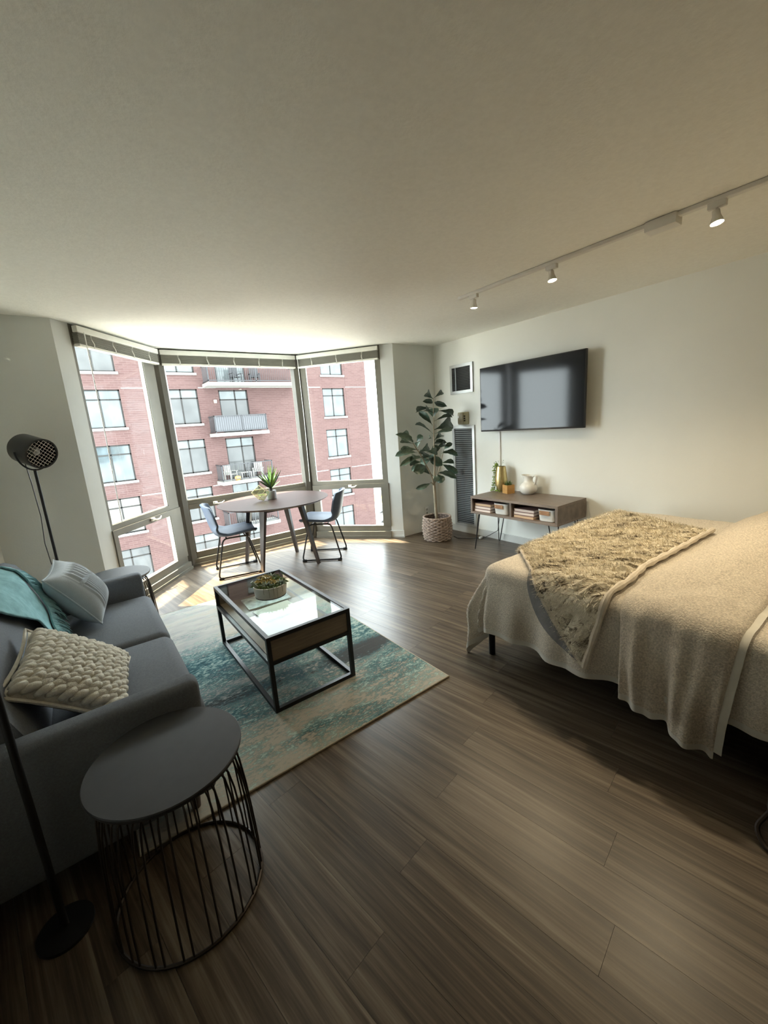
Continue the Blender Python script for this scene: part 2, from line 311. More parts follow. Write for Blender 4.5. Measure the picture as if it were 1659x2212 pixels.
# ------------------------------------------------------------------ mesh building helpers
class MB:
    def __init__(self): self.v = []; self.f = []
    def add(self, vs, fs):
        o = len(self.v); self.v += [Vector(p) for p in vs]; self.f += [[o + i for i in f] for f in fs]; return self
    def box(self, c, s, M=None):
        cx, cy, cz = c; x, y, z = s[0] / 2, s[1] / 2, s[2] / 2
        vs = [Vector((cx + a * x, cy + b * y, cz + d * z)) for d in (-1, 1) for b in (-1, 1) for a in (-1, 1)]
        if M: vs = [M @ p for p in vs]
        return self.add(vs, [(0, 2, 3, 1), (4, 5, 7, 6), (0, 1, 5, 4), (2, 6, 7, 3), (0, 4, 6, 2), (1, 3, 7, 5)])
    def b2(self, p, q):
        """box from two corners"""
        return self.box([(a + b) / 2 for a, b in zip(p, q)], [abs(a - b) for a, b in zip(p, q)])
    def rbox(self, c, s, r, seg=3, M=None):
        bm = bmesh.new(); bmesh.ops.create_cube(bm, size=1)
        for v in bm.verts: v.co = Vector((v.co.x * s[0], v.co.y * s[1], v.co.z * s[2]))
        bmesh.ops.bevel(bm, geom=bm.edges[:] + bm.verts[:], offset=r, segments=seg, profile=0.5, affect='EDGES')
        bm.verts.index_update(); C = Vector(c)
        vs = [(M @ (v.co + C)) if M else v.co + C for v in bm.verts]; fs = [[v.index for v in f.verts] for f in bm.faces]; bm.free()
        return self.add(vs, fs)
    def tube(self, pts, r, seg=8, closed=False, cap=True):
        pts = [Vector(p) for p in pts]; n = len(pts)
        rs = r if isinstance(r, (list, tuple)) else [r] * n
        T = []
        for i in range(n):
            a = pts[i - 1] if (i > 0 or closed) else pts[0]; b = pts[(i + 1) % n] if (i < n - 1 or closed) else pts[-1]
            T.append((b - a).normalized() if (b - a).length > 1e-9 else Vector((0, 0, 1)))
        up = Vector((0, 0, 1)) if abs(T[0].z) < 0.9 else Vector((1, 0, 0))
        N = (up - T[0] * up.dot(T[0])).normalized(); vs = []
        for i in range(n):
            N = (N - T[i] * N.dot(T[i])); N = N.normalized() if N.length > 1e-6 else T[i].orthogonal().normalized()
            B = T[i].cross(N)
            for k in range(seg):
                a = 2 * PI * k / seg; vs.append(pts[i] + (N * math.cos(a) + B * math.sin(a)) * rs[i])
        fs = []
        for i in range(n if closed else n - 1):
            j = (i + 1) % n
            for k in range(seg):
                l = (k + 1) % seg; fs.append((i * seg + k, i * seg + l, j * seg + l, j * seg + k))
        if cap and not closed: fs += [tuple(range(seg - 1, -1, -1)), tuple((n - 1) * seg + k for k in range(seg))]
        return self.add(vs, fs)
    def lathe(self, prof, seg=32, c=(0, 0, 0), M=None, sx=1.0, sy=1.0):
        """profile of (radius, z) turned about z"""
        vs, fs = [], []; rings = []
        for r, z in prof:
            if r < 1e-6: rings.append([len(vs)]); vs.append(Vector((c[0], c[1], c[2] + z)))
            else:
                rings.append(list(range(len(vs), len(vs) + seg)))
                vs += [Vector((c[0] + sx * r * math.cos(2 * PI * k / seg), c[1] + sy * r * math.sin(2 * PI * k / seg), c[2] + z)) for k in range(seg)]
        for a, b in zip(rings, rings[1:]):
            for k in range(seg):
                l = (k + 1) % seg
                if len(a) == 1 and len(b) == 1: continue
                if len(a) == 1: fs.append((a[0], b[l], b[k]))
                elif len(b) == 1: fs.append((a[k], a[l], b[0]))
                else: fs.append((a[k], a[l], b[l], b[k]))
        if M: vs = [M @ p for p in vs]
        return self.add(vs, fs)
    def grid(self, fn, nu, nv):
        vs = [Vector(fn(i / nu, j / nv)) for j in range(nv + 1) for i in range(nu + 1)]; w = nu + 1
        return self.add(vs, [(j * w + i, j * w + i + 1, (j + 1) * w + i + 1, (j + 1) * w + i) for j in range(nv) for i in range(nu)])
    def mesh(self, name, mat, smooth=False):
        me = bpy.data.meshes.new(name); me.from_pydata([tuple(p) for p in self.v], [], self.f); me.validate()
        bm = bmesh.new(); bm.from_mesh(me); bmesh.ops.recalc_face_normals(bm, faces=bm.faces); bm.to_mesh(me); bm.free()
        if smooth:
            for p in me.polygons: p.use_smooth = True
            if smooth != 'all':
                try: me.set_sharp_from_angle(angle=math.radians(38))
                except Exception: pass
        me.materials.append(MATS[mat]); return me
    def build(self, name, mat, parent=None, smooth=False, mods=None, off=None):
        if off is not None: self.v = [p - Vector(off) for p in self.v]
        o = bpy.data.objects.new(name, self.mesh(name, mat, smooth)); COL.objects.link(o)
        if parent: o.parent = parent
        return o

def tag(o, label=None, cat=None, group=None, kind=None):
    for k, v in (('label', label), ('category', cat), ('group', group), ('kind', kind)):
        if v: o[k] = v
    return o
def thing(name, label, cat, loc=(0, 0, 0), rz=0.0, group=None):
    o = bpy.data.objects.new(name, None); COL.objects.link(o); o.empty_display_size = 0.05
    o.location = loc; o.rotation_euler = (0, 0, rz); return tag(o, label, cat, group)
def inst(me, name, parent, M):
    """another object on shared mesh data, placed by a local matrix"""
    o = bpy.data.objects.new(name, me); COL.objects.link(o); o.parent = parent; o.matrix_local = M; return o
def basis(x, y, z, p):
    m = Matrix((x, y, z)).transposed().to_4x4(); m.translation = p; return m
def subsurf(o, n=1):
    s = o.modifiers.new('subdivision', 'SUBSURF'); s.levels = n; s.render_levels = n; return o
def fbm(x, y=0.0, z=0.0):
    from mathutils import noise as mn
    return mn.fractal(Vector((x, y, z)), 1.0, 2.0, 3)

# ------------------------------------------------------------------ the room shell
XL, XR, YB, YN, ZC = -0.57, 4.0, 4.13, -5.5, 2.44
BA, BB, BC, BD = Vector((0.03, 4.13)), Vector((0.88, 5.13)), Vector((2.50, 5.13)), Vector((3.314, 4.13))
RECT = [(XL, YN), (XR, YN), (XR, YB), (XL, YB)]
BAY = [tuple(BA), tuple(BD), tuple(BC), tuple(BB)]
def clip(poly, conv):
    out = list(poly)
    for i in range(len(conv)):
        a, b = conv[i], conv[(i + 1) % len(conv)]; src, out = out, []
        side = lambda p: (b[0] - a[0]) * (p[1] - a[1]) - (b[1] - a[1]) * (p[0] - a[0])
        for j in range(len(src)):
            p, q = src[j], src[(j + 1) % len(src)]; sp, sq = side(p), side(q)
            if sp >= 0: out.append(p)
            if (sp >= 0) != (sq >= 0):
                t = sp / (sp - sq); out.append((p[0] + t * (q[0] - p[0]), p[1] + t * (q[1] - p[1])))
        if not out: return []
    return out
def prism(mb, poly, z0, z1):
    n = len(poly)
    mb.add([(x, y, z0) for x, y in poly] + [(x, y, z1) for x, y in poly],
           [tuple(range(n - 1, -1, -1)), tuple(range(n, 2 * n))] + [(i, (i + 1) % n, n + (i + 1) % n, n + i) for i in range(n)])
def struct(name, mb, mat, smooth=False):
    return tag(mb.build(name, mat, None, smooth), kind='structure')
OUT = [(XL, YN), (XR, YN), (XR, YB), tuple(BD), tuple(BC), tuple(BB), tuple(BA), (XL, YB)]
def slab(z0, z1):
    mb = MB(); prism(mb, OUT, z0, z1); return mb
floor = struct('floor', slab(-0.25, -0.012), 'sofa_leg_wood')
struct('ceiling', slab(ZC, ZC + 0.2), 'ceiling_paint')
W = 0.15
mb = MB(); mb.b2((XR, YN - W, -0.25), (XR + W, YB + W, ZC + 0.2)); struct('wall_right', mb, 'wall_paint')
mb = MB(); mb.b2((XL - W, YN - W, -0.25), (XL, YB + W, ZC + 0.2)); struct('wall_left', mb, 'wall_paint_shaded')
mb = MB(); mb.b2((XL, YB, -0.25), (BA.x, YB + W, ZC + 0.2)); struct('wall_back_left', mb, 'wall_paint_shaded')
mb = MB(); mb.b2((BD.x, YB, -0.25), (XR, YB + W, ZC + 0.2)); struct('wall_back_right', mb, 'wall_paint_shaded')  # faces away from the window; that shade is in its colour
mb = MB(); mb.b2((XL, YN - W, -0.25), (XR, YN, ZC + 0.2)); struct('wall_near', mb, 'wall_paint_low_bounce')
mb = MB(); mb.b2((XR - 0.014, YN, 0), (XR, YB, 0.085)); mb.b2((XR - 0.02, YN, 0), (XR, YB, 0.016)); struct('baseboard_right', mb, 'trim_white')
mb = MB(); mb.b2((XL, YB - 0.012, 0), (BA.x, YB, 0.085)); struct('baseboard_left', mb, 'wall_paint_shaded')

# floor planks: one object each, laid almost along the long wall
PA = math.radians(-80.5); PU = Vector((math.cos(PA), math.sin(PA))); PV = Vector((-PU.y, PU.x)); PW, PLEN, GAP = 0.152, 1.22, 0.0004
full = MB(); prism(full, [(GAP, GAP), (PLEN - GAP, GAP), (PLEN - GAP, PW - GAP), (GAP, PW - GAP)], -0.012, 0.0)
full_me = full.mesh('plank', 'floor_plank'); far_floor = MB()
for r in range(-40, 40):
    stag = (r * 0.47) % 1.0 * PLEN
    for c in range(-10, 10):
        o2 = PU * (c * PLEN + stag) + PV * (r * PW)
        loc = [(GAP, GAP), (PLEN - GAP, GAP), (PLEN - GAP, PW - GAP), (GAP, PW - GAP)]
        wp = [tuple(o2 + PU * x + PV * y) for x, y in loc]
        parts = [p for p in (clip(wp, RECT), clip(wp, BAY)) if len(p) > 2]
        if not parts: continue
        area = sum(abs(sum(p[i][0] * p[(i + 1) % len(p)][1] - p[(i + 1) % len(p)][0] * p[i][1] for i in range(len(p)))) / 2 for p in parts)
        if area < 0.002: continue
        if max(p[1] for q in parts for p in q) < 0.0:
            for q in parts: prism(far_floor, q, -0.012, 0.0)
            continue
        M = Matrix(((PU.x, PV.x, 0, o2.x), (PU.y, PV.y, 0, o2.y), (0, 0, 1, 0), (0, 0, 0, 1)))
        if area > (PLEN - 2 * GAP) * (PW - 2 * GAP) * 0.999: me = full_me
        else:
            mbp = MB(); Mi = M.inverted()
            for q in parts: prism(mbp, [tuple((Mi @ Vector((x, y, 0))).xy) for x, y in q], -0.012, 0.0)
            me = mbp.mesh('plank', 'floor_plank')
        inst(me, 'plank', floor, M)
tag(far_floor.build('planks_behind', 'floor_plank', floor), kind='stuff')

# ------------------------------------------------------------------ bay windows
def bay(name, P, Q, s0, s1, g0, g1, lg0, lg1, handle, jamb=None):
    """one glazed side of the bay. local x runs along the side, local y outwards"""
    d = (Q - P).normalized(); L = (Q - P).length; rz = math.atan2(d.y, d.x)
    root = bpy.data.objects.new(name, None); COL.objects.link(root); root.location = (P.x, P.y, 0); root.rotation_euler = (0, 0, rz); tag(root, kind='structure')
    def part(n, mat, *boxes, par=root):
        m = MB()
        for p, q in boxes: m.b2(p, q)
        return m.build(n, mat, par)
    part('head_rail', 'bronze_frame', ((s0, 0.0, 2.29), (s1, 0.06, ZC)))
    part('base_rail', 'bronze_frame', ((s0, -0.035, 0.0), (s1, 0.06, 0.085)), ((s0, -0.05, 0.0), (s1, -0.03, 0.03)))
    part('bottom_rail', 'bronze_frame', ((s0, 0.0, 0.085), (s1, 0.06, 0.155)))
    part('transom', 'bronze_frame', ((s0, 0.0, 0.735), (s1, 0.06, 0.782)), ((s0, -0.012, 0.675), (s1, 0.05, 0.733)))
    for a, b, la, lb in ((s0, g0, s0, lg0), (g1, s1, lg1, s1)):
        part('stile', 'bronze_frame', ((a, 0.0, 0.782), (b, 0.05, 2.29)), ((la, -0.012, 0.155), (lb, 0.04, 0.675)))
    up = part('pane', 'window_glass', ((g0, 0.026, 0.782), (g1, 0.032, 2.29)))
    lo = part('pane', 'window_glass', ((lg0, 0.014, 0.155), (lg1, 0.020, 0.675)))
    t = 0.006
    part('glazing_bead', 'glazing_bead', ((g0, 0.008, 0.782), (g1, 0.026, 0.782 + t)), ((g1 - t, 0.008, 0.79), (g1, 0.026, 2.29)), ((g0, 0.008, 0.79), (g0 + t, 0.026, 2.29)), par=up)
    part('glazing_bead', 'glazing_bead', ((lg0, -0.006, 0.155), (lg1, 0.014, 0.155 + t)), ((lg1 - t, -0.006, 0.16), (lg1, 0.014, 0.675)), par=lo)
    h = MB(); h.rbox((handle, -0.022, 0.712), (0.05, 0.02, 0.03), 0.006); h.tube([(handle, -0.035, 0.712), (handle + 0.03, -0.05, 0.70), (handle + 0.07, -0.055, 0.705), (handle + 0.10, -0.05, 0.722)], [0.007, 0.008, 0.007, 0.005], 8)
    h.build('crank_handle', 'handle_metal', root, True)
    return root, d
w1, d1 = bay('window_1', BA, BB, 0.165, 1.24, 0.19, 1.06, 0.215, 1.04, 0.72)
w2, d2 = bay('window_2', BB, BC, 0.0, 1.62, 0.04, 1.565, 0.07, 1.53, 0.36)
LR = (BD - BC).length
w3, d3 = bay('window_3', BC, BD, 0.05, LR - 0.165, 0.115, LR - 0.235, 0.145, LR - 0.265, 0.60)
# bronze posts where the glazed sides meet
for i, (c, a0) in enumerate(((BB, 0), (BC, 0))):
    mb = MB(); mb.lathe([(0.0, 0.0), (0.075, 0.0), (0.075, ZC), (0.0, ZC)], 8, (c.x, c.y + 0.03, 0)); struct('trim_%d' % (i + 1), mb, 'bronze_dark')
# plastered returns beside the bay
def ret(name, P, d, a, b):
    M = Matrix(((d.x, -d.y, 0, P.x), (d.y, d.x, 0, P.y), (0, 0, 1, 0), (0, 0, 0, 1)))
    mb = MB(); mb.box(((a + b) / 2, 0.075, 1.1), (b - a, 0.15, 2.7), M); struct(name, mb, 'trim_white')
    mb = MB(); mb.box(((a + b) / 2, -0.007, 0.045), (b - a + 0.02, 0.018, 0.09), M); mb.box(((a + b) / 2, -0.012, 0.012), (b - a + 0.03, 0.024, 0.024), M)
    struct(name.replace('wall', 'baseboard'), mb, 'trim_white')
ret('wall_bay_left', BA, d1, 0.0, 0.165); ret('wall_bay_right', BC, d3, LR - 0.165, LR)
# ceiling-high light openings guide the daylight samples (portals give off no light themselves)
for P, Q in ((BA, BB), (BB, BC), (BC, BD)):
    d = (Q - P).normalized(); n = Vector((-d.y, d.x)); c = (P + Q) / 2 + n * 0.16
    ld = bpy.data.lights.new('daylight_portal', 'AREA'); ld.shape = 'RECTANGLE'; ld.size = (Q - P).length; ld.size_y = 2.3
    ld.cycles.is_portal = True
    o = bpy.data.objects.new('daylight_portal', ld); COL.objects.link(o); o.location = (c.x, c.y, 1.22)
    o.rotation_euler = Vector((-n.x, -n.y, 0)).to_track_quat('-Z', 'Y').to_euler()

def blind(label, P, d, a, b, tapes, wand):
    t = thing('venetian_blind', label, 'blind', (P.x, P.y, 2.27), math.atan2(d.y, d.x), 'raised blinds over the bay windows')
    z = lambda v: v - 2.27
    MB().rbox(((a + b) / 2, -0.042, z(2.398)), (b - a, 0.045, 0.05), 0.003, 1).build('valance', 'blind_white', t)
    s = MB()
    for k in range(13): s.box(((a + b) / 2, -0.032 + 0.002 * math.sin(k * 2.1), z(2.294 + k * 0.0062)), (b - a - 0.01, 0.05, 0.0032))
    tag(s.build('slat_stack', 'blind_slat', t), kind='stuff')
    MB().rbox(((a + b) / 2, -0.034, z(2.277)), (b - a - 0.006, 0.052, 0.02), 0.005, 2).build('bottom_rail', 'blind_white', t)
    for k in range(tapes):
        x = a + (b - a) * (k + 0.6) / (tapes + 0.2)
        m = MB(); m.grid(lambda u, v: (x + 0.012 * (u - 0.5) + 0.006 * math.sin(v * 5 + k), -0.06 - 0.006 * math.sin(v * PI * 2), z(2.27) + 0.105 * v), 1, 8)
        m.build('ladder_tape', 'tape_cloth', t)
    if wand:
        MB().tube([(wand, -0.072, z(2.38)), (wand + 0.004, -0.07, z(1.6)), (wand - 0.012, -0.07, z(0.80))], 0.004, 6).build('wand', 'plastic_white', t, True)
blind('raised white blind over the left bay window with hanging wand', BA, d1, 0.175, 1.255, 4, 0.235)
blind('raised white blind over the wide centre bay window', BB, d2, 0.03, 1.585, 5, None)
blind('raised white blind over the right bay window beside the white pillar', BC, d3, 0.04, LR - 0.175, 3, 0.06)

# ------------------------------------------------------------------ right wall: vents, thermostat, cable cover, television
def vent(label, y0, y1, z0, z1, n, dark):
    t = thing('air_vent', label, 'vent', (XR, (y0 + y1) / 2, z0))
    hw, h = (y1 - y0) / 2, z1 - z0; fw = 0.035
    f = MB()
    for p, q in (((-0.02, -hw, 0), (0, hw, fw)), ((-0.02, -hw, h - fw), (0, hw, h)), ((-0.02, -hw, fw), (0, -hw + fw, h - fw)), ((-0.02, hw - fw, fw), (0, hw, h - fw))): f.b2(p, q)
    f.build('frame', 'vent_metal', t)
    MB().b2((-0.003, -hw + fw, fw), (0, hw - fw, h - fw)).build('duct_shade', 'vent_dark', t)  # dark sheet on the wall standing in for shade inside the duct
    sm = MB(); sl = (h - 2 * fw) / n
    sm.box((0, 0, 0), (0.002, 2 * (hw - fw), sl * 0.62), Matrix.Rotation(math.radians(-28), 4, 'Y'))
    me = sm.mesh('slat', 'vent_slat_dark' if dark else 'vent_slat')
    for k in range(n): inst(me, 'slat', t, Matrix.Translation((-0.011, 0, fw + sl * (k + 0.5))))
    if dark:
        MB().b2((-0.02, hw - fw - 0.065, fw), (-0.012, hw - fw - 0.055, h - fw)).build('damper_rod', 'vent_slat', t)
vent('small square dark air vent high on the wall left of the television', 3.462, 3.832, 1.795, 2.145, 15, True)
vent('tall floor-length metal louvre vent behind the fig tree', 3.455, 3.822, 0.085, 1.40, 50, False)
t = thing('thermostat', 'beige wall thermostat with dial between the two vents', 'thermostat', (XR, 3.63, 1.415))
MB().rbox((-0.012, 0, 0.075), (0.024, 0.17, 0.15), 0.008).build('housing', 'thermostat_beige', t, True)
MB().rbox((-0.03, 0.035, 0.075), (0.016, 0.085, 0.13), 0.008).build('cover', 'thermostat_face', t, True)
MB().lathe([(0, 0.012), (0.013, 0.012), (0.016, 0), (0, 0)], 16, (0, 0, 0), Matrix.Translation((-0.038, 0.05, 0.095)) @ Matrix.Rotation(-PI / 2, 4, 'Y')).build('dial', 'plastic_white', t, True)
for k in range(3): MB().rbox((-0.026, -0.03, 0.045 + k * 0.028), (0.012, 0.02, 0.014), 0.002, 1).build('slider_switch', 'vent_dark', t)
o = MB().rbox((0, 0, 0.2), (0.016, 0.026, 0.66), 0.004, 2).build('cable_cover', 'plastic_white', None, True); o.location = (XR - 0.008, 3.085, 0.78)
tag(o, 'slim white cable channel running down the wall below the television', 'cable cover')
t = thing('wall_outlet', 'white power outlet low on the wall behind the fig basket', 'outlet', (3.74, YB, 0.22))
MB().rbox((0, -0.004, 0.055), (0.07, 0.008, 0.115), 0.003, 2).build('plate', 'plastic_white', t, True)
for k in (0.03, 0.08): MB().rbox((0, -0.009, k), (0.032, 0.006, 0.026), 0.003, 2).build('socket', 'cable_grey', t, True)

t = thing('television', 'large black flat television mounted on the right wall', 'television', (XR - 0.004, 2.634, 1.32))
MB().rbox((-0.115, 0, 0.354), (0.03, 1.236, 0.71), 0.004, 2).build('bezel', 'tv_bezel', t, True)
MB().box((-0.1312, 0, 0.358), (0.0022, 1.216, 0.684)).build('screen', 'tv_screen', t)
MB().rbox((-0.085, 0, 0.32), (0.05, 0.75, 0.42), 0.01, 2).build('rear_housing', 'tv_bezel', t, True)
m = MB(); m.b2((-0.06, -0.22, 0.2), (0, -0.17, 0.5)); m.b2((-0.06, 0.17, 0.2), (0, 0.22, 0.5)); m.b2((-0.015, -0.25, 0.3), (0, 0.25, 0.4)); m.build('wall_bracket', 'black_metal', t)

# ------------------------------------------------------------------ track lighting
TX = 2.70
t = thing('track_light', 'white ceiling track with three lit spot heads above the bed', 'track light', (TX, 0.9, ZC))
MB().rbox((0, -0.21, -0.012), (0.036, 3.55, 0.022), 0.003, 1).build('track', 'plastic_white', t)
MB().rbox((0.004, 0.12, -0.028), (0.085, 0.15, 0.052), 0.006, 2).build('power_feed', 'plastic_white', t, True)
for y, tilt, aim in ((2.313, 0.35, (2.75, 2.5, 0)), (1.655, 0.5, (2.65, 1.3, 0)), (0.786, -0.45, (2.55, 0.4, 0)), (-0.35, 0.3, (2.7, -0.8, 0))):
    L0 = Vector((0, y - 0.9, -0.022)); hd = MB(); hd.rbox((0, y - 0.9, -0.035), (0.03, 0.075, 0.03), 0.004, 2)
    hd.tube([L0 + Vector((0, 0, -0.02)), L0 + Vector((0, 0, -0.055))], 0.006, 8); ho = hd.build('spot_head', 'plastic_white', t, True)
    dv = (Vector(aim) - Vector((TX, y, 2.33))).normalized(); q = dv.to_track_quat('Z', 'X').to_matrix().to_4x4()
    P0 = L0 + Vector((0, 0, -0.062)); M = Matrix.Translation(P0) @ q
    MB().lathe([(0.010, -0.028), (0.016, -0.026), (0.017, -0.004), (0.028, 0.030), (0.030, 0.034), (0.027, 0.034), (0.014, 0.0), (0.0, 0.0)], 20, (0, 0, 0), M).build('lamp_cup', 'ceramic_white', ho, True)
    MB().lathe([(0, 0.038), (0.018, 0.036), (0.0255, 0.030), (0.013, 0.004), (0, 0.002)], 20, (0, 0, 0), M).build('bulb', 'bulb_glow', ho, True)
    wp = Vector((TX, 0.9, ZC)) + P0 + dv * 0.055
    lamp('spot_lamp', 'SPOT', wp, wp + dv, SPOT_W, (1.0, 0.81, 0.53), spot_size=math.radians(128), spot_blend=1.0, shadow_soft_size=0.03)

# ------------------------------------------------------------------ outdoors: the brick building across the street
BY, S17 = 27.5, 27.5 / 17.0
bx = lambda x: x * S17
bz = lambda z: HC + (z - HC) * S17
STOREY = 1.8475 * S17
Bld = thing('apartment_building', 'red brick apartment block with balconies across the street', 'building', (0, BY, -26))
def W0(p): return Vector(p) - Vector((0, BY, -26))
cols = [('L', bx(0.36), bx(1.60), bx(0.985)), ('C', bx(2.93), bx(4.10), bx(3.516)), ('R', bx(9.44), bx(10.58), bx(9.97))]
door = (bx(4.87), bx(6.0), bx(5.50))
opens = []
for k in range(-3, 3):
    for n, x0, x1, xm in cols: opens.append((n, k, x0, x1, bz(2.03) + k * STOREY, bz(3.30) + k * STOREY, xm))
    opens.append(('D', k, door[0], door[1], 1.70 + k * STOREY, bz(3.25) + k * STOREY, door[2]))
xs = sorted({-21.0, bx(11.85)} | {o[2] for o in opens} | {o[3] for o in opens}); TOP = 11.5
zs = sorted({-26.0, TOP} | {o[4] for o in opens} | {o[5] for o in opens})
m = MB(); DEEP = 0.16
for i in range(len(xs) - 1):
    for j in range(len(zs) - 1):
        cx, cz = (xs[i] + xs[i + 1]) / 2, (zs[j] + zs[j + 1]) / 2
        if any(o[2] < cx < o[3] and o[4] < cz < o[5] for o in opens): continue
        m.add([W0((xs[i], BY, zs[j])), W0((xs[i + 1], BY, zs[j])), W0((xs[i + 1], BY, zs[j + 1])), W0((xs[i], BY, zs[j + 1]))], [(0, 1, 2, 3)])
for n, k, x0, x1, z0, z1, xm in opens:
    c = [W0((x, BY + y, z)) for y in (0, DEEP) for x, z in ((x0, z0), (x1, z0), (x1, z1), (x0, z1))]
    m.add(c, [(0, 1, 5, 4), (1, 2, 6, 5), (2, 3, 7, 6), (3, 0, 4, 7)])
e = bx(11.85)
m.add([W0(p) for p in ((e, BY, -26), (e, BY + 14, -26), (e, BY + 14, TOP), (e, BY, TOP))], [(0, 1, 2, 3)])
m.add([W0(p) for p in ((-21, BY + 14, -26), (-21, BY, -26), (-21, BY, TOP), (-21, BY + 14, TOP))], [(0, 1, 2, 3)])
m.build('brick_facade', 'brick_wall', Bld)
MB().b2(W0((-21, BY - 0.1, TOP)), W0((e, BY + 14, TOP + 0.4))).build('roof', 'roof_grey', Bld)
rnd = random.Random(3)
for n, k, x0, x1, z0, z1, xm in opens:
    if n == 'D' and k == -3: pass
    fr = MB(); y0, y1, t = BY + DEEP - 0.08, BY + DEEP - 0.02, 0.075
    zt = z0 + (z1 - z0) * (0.74 if n != 'D' else 0.78)
    bars = [((x0, z0), (x0 + t, z1)), ((x1 - t, z0), (x1, z1)), ((x0, z0), (x1, z0 + t)), ((x0, z1 - t), (x1, z1)), ((xm - t / 2, z0), (xm + t / 2, z1)), ((x0, zt - t / 2), (x1, zt + t / 2))]
    for (a, b), (c, d) in bars: fr.b2(W0((a, y0, b)), W0((c, y1, d)))
    w = fr.build('window' if n != 'D' else 'balcony_door', 'window_dark', Bld)
    for a, b in ((x0, xm), (xm, x1)):
        for c, d, up in ((z0, zt, 0), (zt, z1, 1)):
            if n == 'R': mt = 'pane_sky'
            elif n == 'L': mt = 'pane_cream' if k == -2 else ('pane_sky' if k in (0, -1) else 'pane_dim')
            else: mt = 'pane_blind' if (up or k == 1) else 'pane_dim'
            p = MB(); p.b2(W0((a + 0.02, BY + DEEP - 0.055, c + 0.02)), W0((b - 0.02, BY + DEEP - 0.045, d - 0.02))); p.build('pane', mt, w)
    if n != 'D':
        MB().b2(W0((x0 - 0.08, BY - 0.08, z0 - 0.13)), W0((x1 + 0.10, BY + 0.1, z0))).build('sill', 'sill_stone', w)
    MB().b2(W0((x0, BY + DEEP + 0.01, z0)), W0((x1, BY + DEEP + 0.03, z1))).build('blind_backing', 'pane_dim', w)
BF = 26.2; SF = BF / 17.0
for k in (-2, -1, 0, 1):
    zt = 1.70 + k * STOREY; x0 = 4.53 * SF; x1 = (6.73 if k < 1 else 8.35) * SF
    sl = MB(); sl.b2(W0((x0, BF, zt - 0.2)), W0((x1, BY, zt))); so = sl.build('balcony', 'concrete_slab', Bld)
    r = MB(); hz = zt + 1.02
    for z in (hz, zt + 0.1):
        r.b2(W0((x0 + 0.06, BF + 0.05, z - 0.025)), W0((x1 - 0.06, BF + 0.10, z + 0.025)))
        for x in (x0 + 0.06, x1 - 0.11): r.b2(W0((x, BF + 0.05, z - 0.025)), W0((x + 0.05, BY, z + 0.025)))
    for x in (x0 + 0.06, x1 - 0.11, (x0 + x1) / 2): r.b2(W0((x, BF + 0.05, zt)), W0((x + 0.05, BF + 0.10, hz)))
    r.build('railing', 'rail_dark', so)
    bme = MB().box((0, 0, 0), (0.02, 0.02, 0.92)).mesh('baluster', 'rail_dark')
    nb = int((x1 - x0) / 0.13)
    for q in range(1, nb): inst(bme, 'baluster', so, Matrix.Translation(W0((x0 + (x1 - x0) * q / nb, BF + 0.075, zt + 0.56))))
    for q in range(1, 9): inst(bme, 'baluster', so, Matrix.Translation(W0((x0 + 0.085, BF + 0.1 + q * 0.14, zt + 0.56))))
    if k == 0:
        MB().b2(W0((x0 + 0.1, BF + 0.11, zt + 0.1)), W0((x1 - 0.1, BF + 0.125, hz - 0.04))).build('privacy_screen', 'screen_weave', so)
# pale joint lines across the brickwork
for z in (bz(3.33), bz(-0.41)):
    for a, b in ((bx(1.66), bx(2.88)), (bx(4.15), bx(4.8)), (bx(6.1), bx(9.35)), (bx(10.66), bx(11.84))):
        MB().b2(W0((a, BY - 0.012, z)), W0((b, BY + 0.01, z + 0.05))).build('expansion_joint', 'sill_stone', Bld)
MB().b2(W0((bx(10.67), BY - 0.01, -10)), W0((bx(10.67) + 0.035, BY + 0.01, TOP))).build('expansion_joint', 'brick_wall', Bld)
MB().rbox(W0((bx(4.70), BY - 0.06, bz(2.83))), (0.16, 0.12, 0.2), 0.03).build('porch_lamp', 'porch_glow', Bld, True)

def patio_chair(label, x, y, z, rz, mat, grp):
    t = thing('patio_chair', label, 'chair', (x, y, z), rz, grp)
    for k in range(5):
        MB().box((-0.22 + k * 0.11, 0.26, 0.68), (0.085, 0.03, 0.62)).build('back_slat', mat, t)
        MB().box((0, -0.2 + k * 0.11, 0.38), (0.55, 0.085, 0.03)).build('seat_slat', mat, t)
    for sx in (-1, 1):
        MB().box((0.3 * sx, 0, 0.58), (0.09, 0.6, 0.03)).build('armrest', mat, t)
        for sy in (-0.24, 0.24): MB().box((0.27 * sx, sy, 0.29), (0.05, 0.05, 0.58)).build('leg', mat, t)
zb = 1.70 - STOREY
patio_chair('white slatted patio chair at the left end of the furnished balcony, beside the pumpkin', 7.75, 26.95, zb, 0.5, 'sill_stone', 'balcony chairs')
patio_chair('white slatted patio chair at the right end of the furnished balcony with the pumpkin', 9.55, 26.95, zb, -0.5, 'sill_stone', 'balcony chairs')
zt1 = 1.70 + STOREY
patio_chair('dark slatted patio chair behind the railing of the topmost balcony', 8.9, 26.9, zt1, 0.2, 'rail_dark', 'balcony chairs')
patio_chair('dark slatted patio chair at the right of the topmost balcony', 10.1, 26.9, zt1, -0.2, 'rail_dark', 'balcony chairs')
t = thing('patio_table', 'low white patio table between the balcony chairs', 'table', (8.65, 26.8, zb))
for k in range(5): MB().box((0, -0.2 + k * 0.1, 0.42), (0.7, 0.075, 0.03)).build('top_slat', 'sill_stone', t)
for sx in (-0.3, 0.3):
    for sy in (-0.2, 0.2): MB().box((sx, sy, 0.2), (0.05, 0.05, 0.41)).build('leg', 'sill_stone', t)
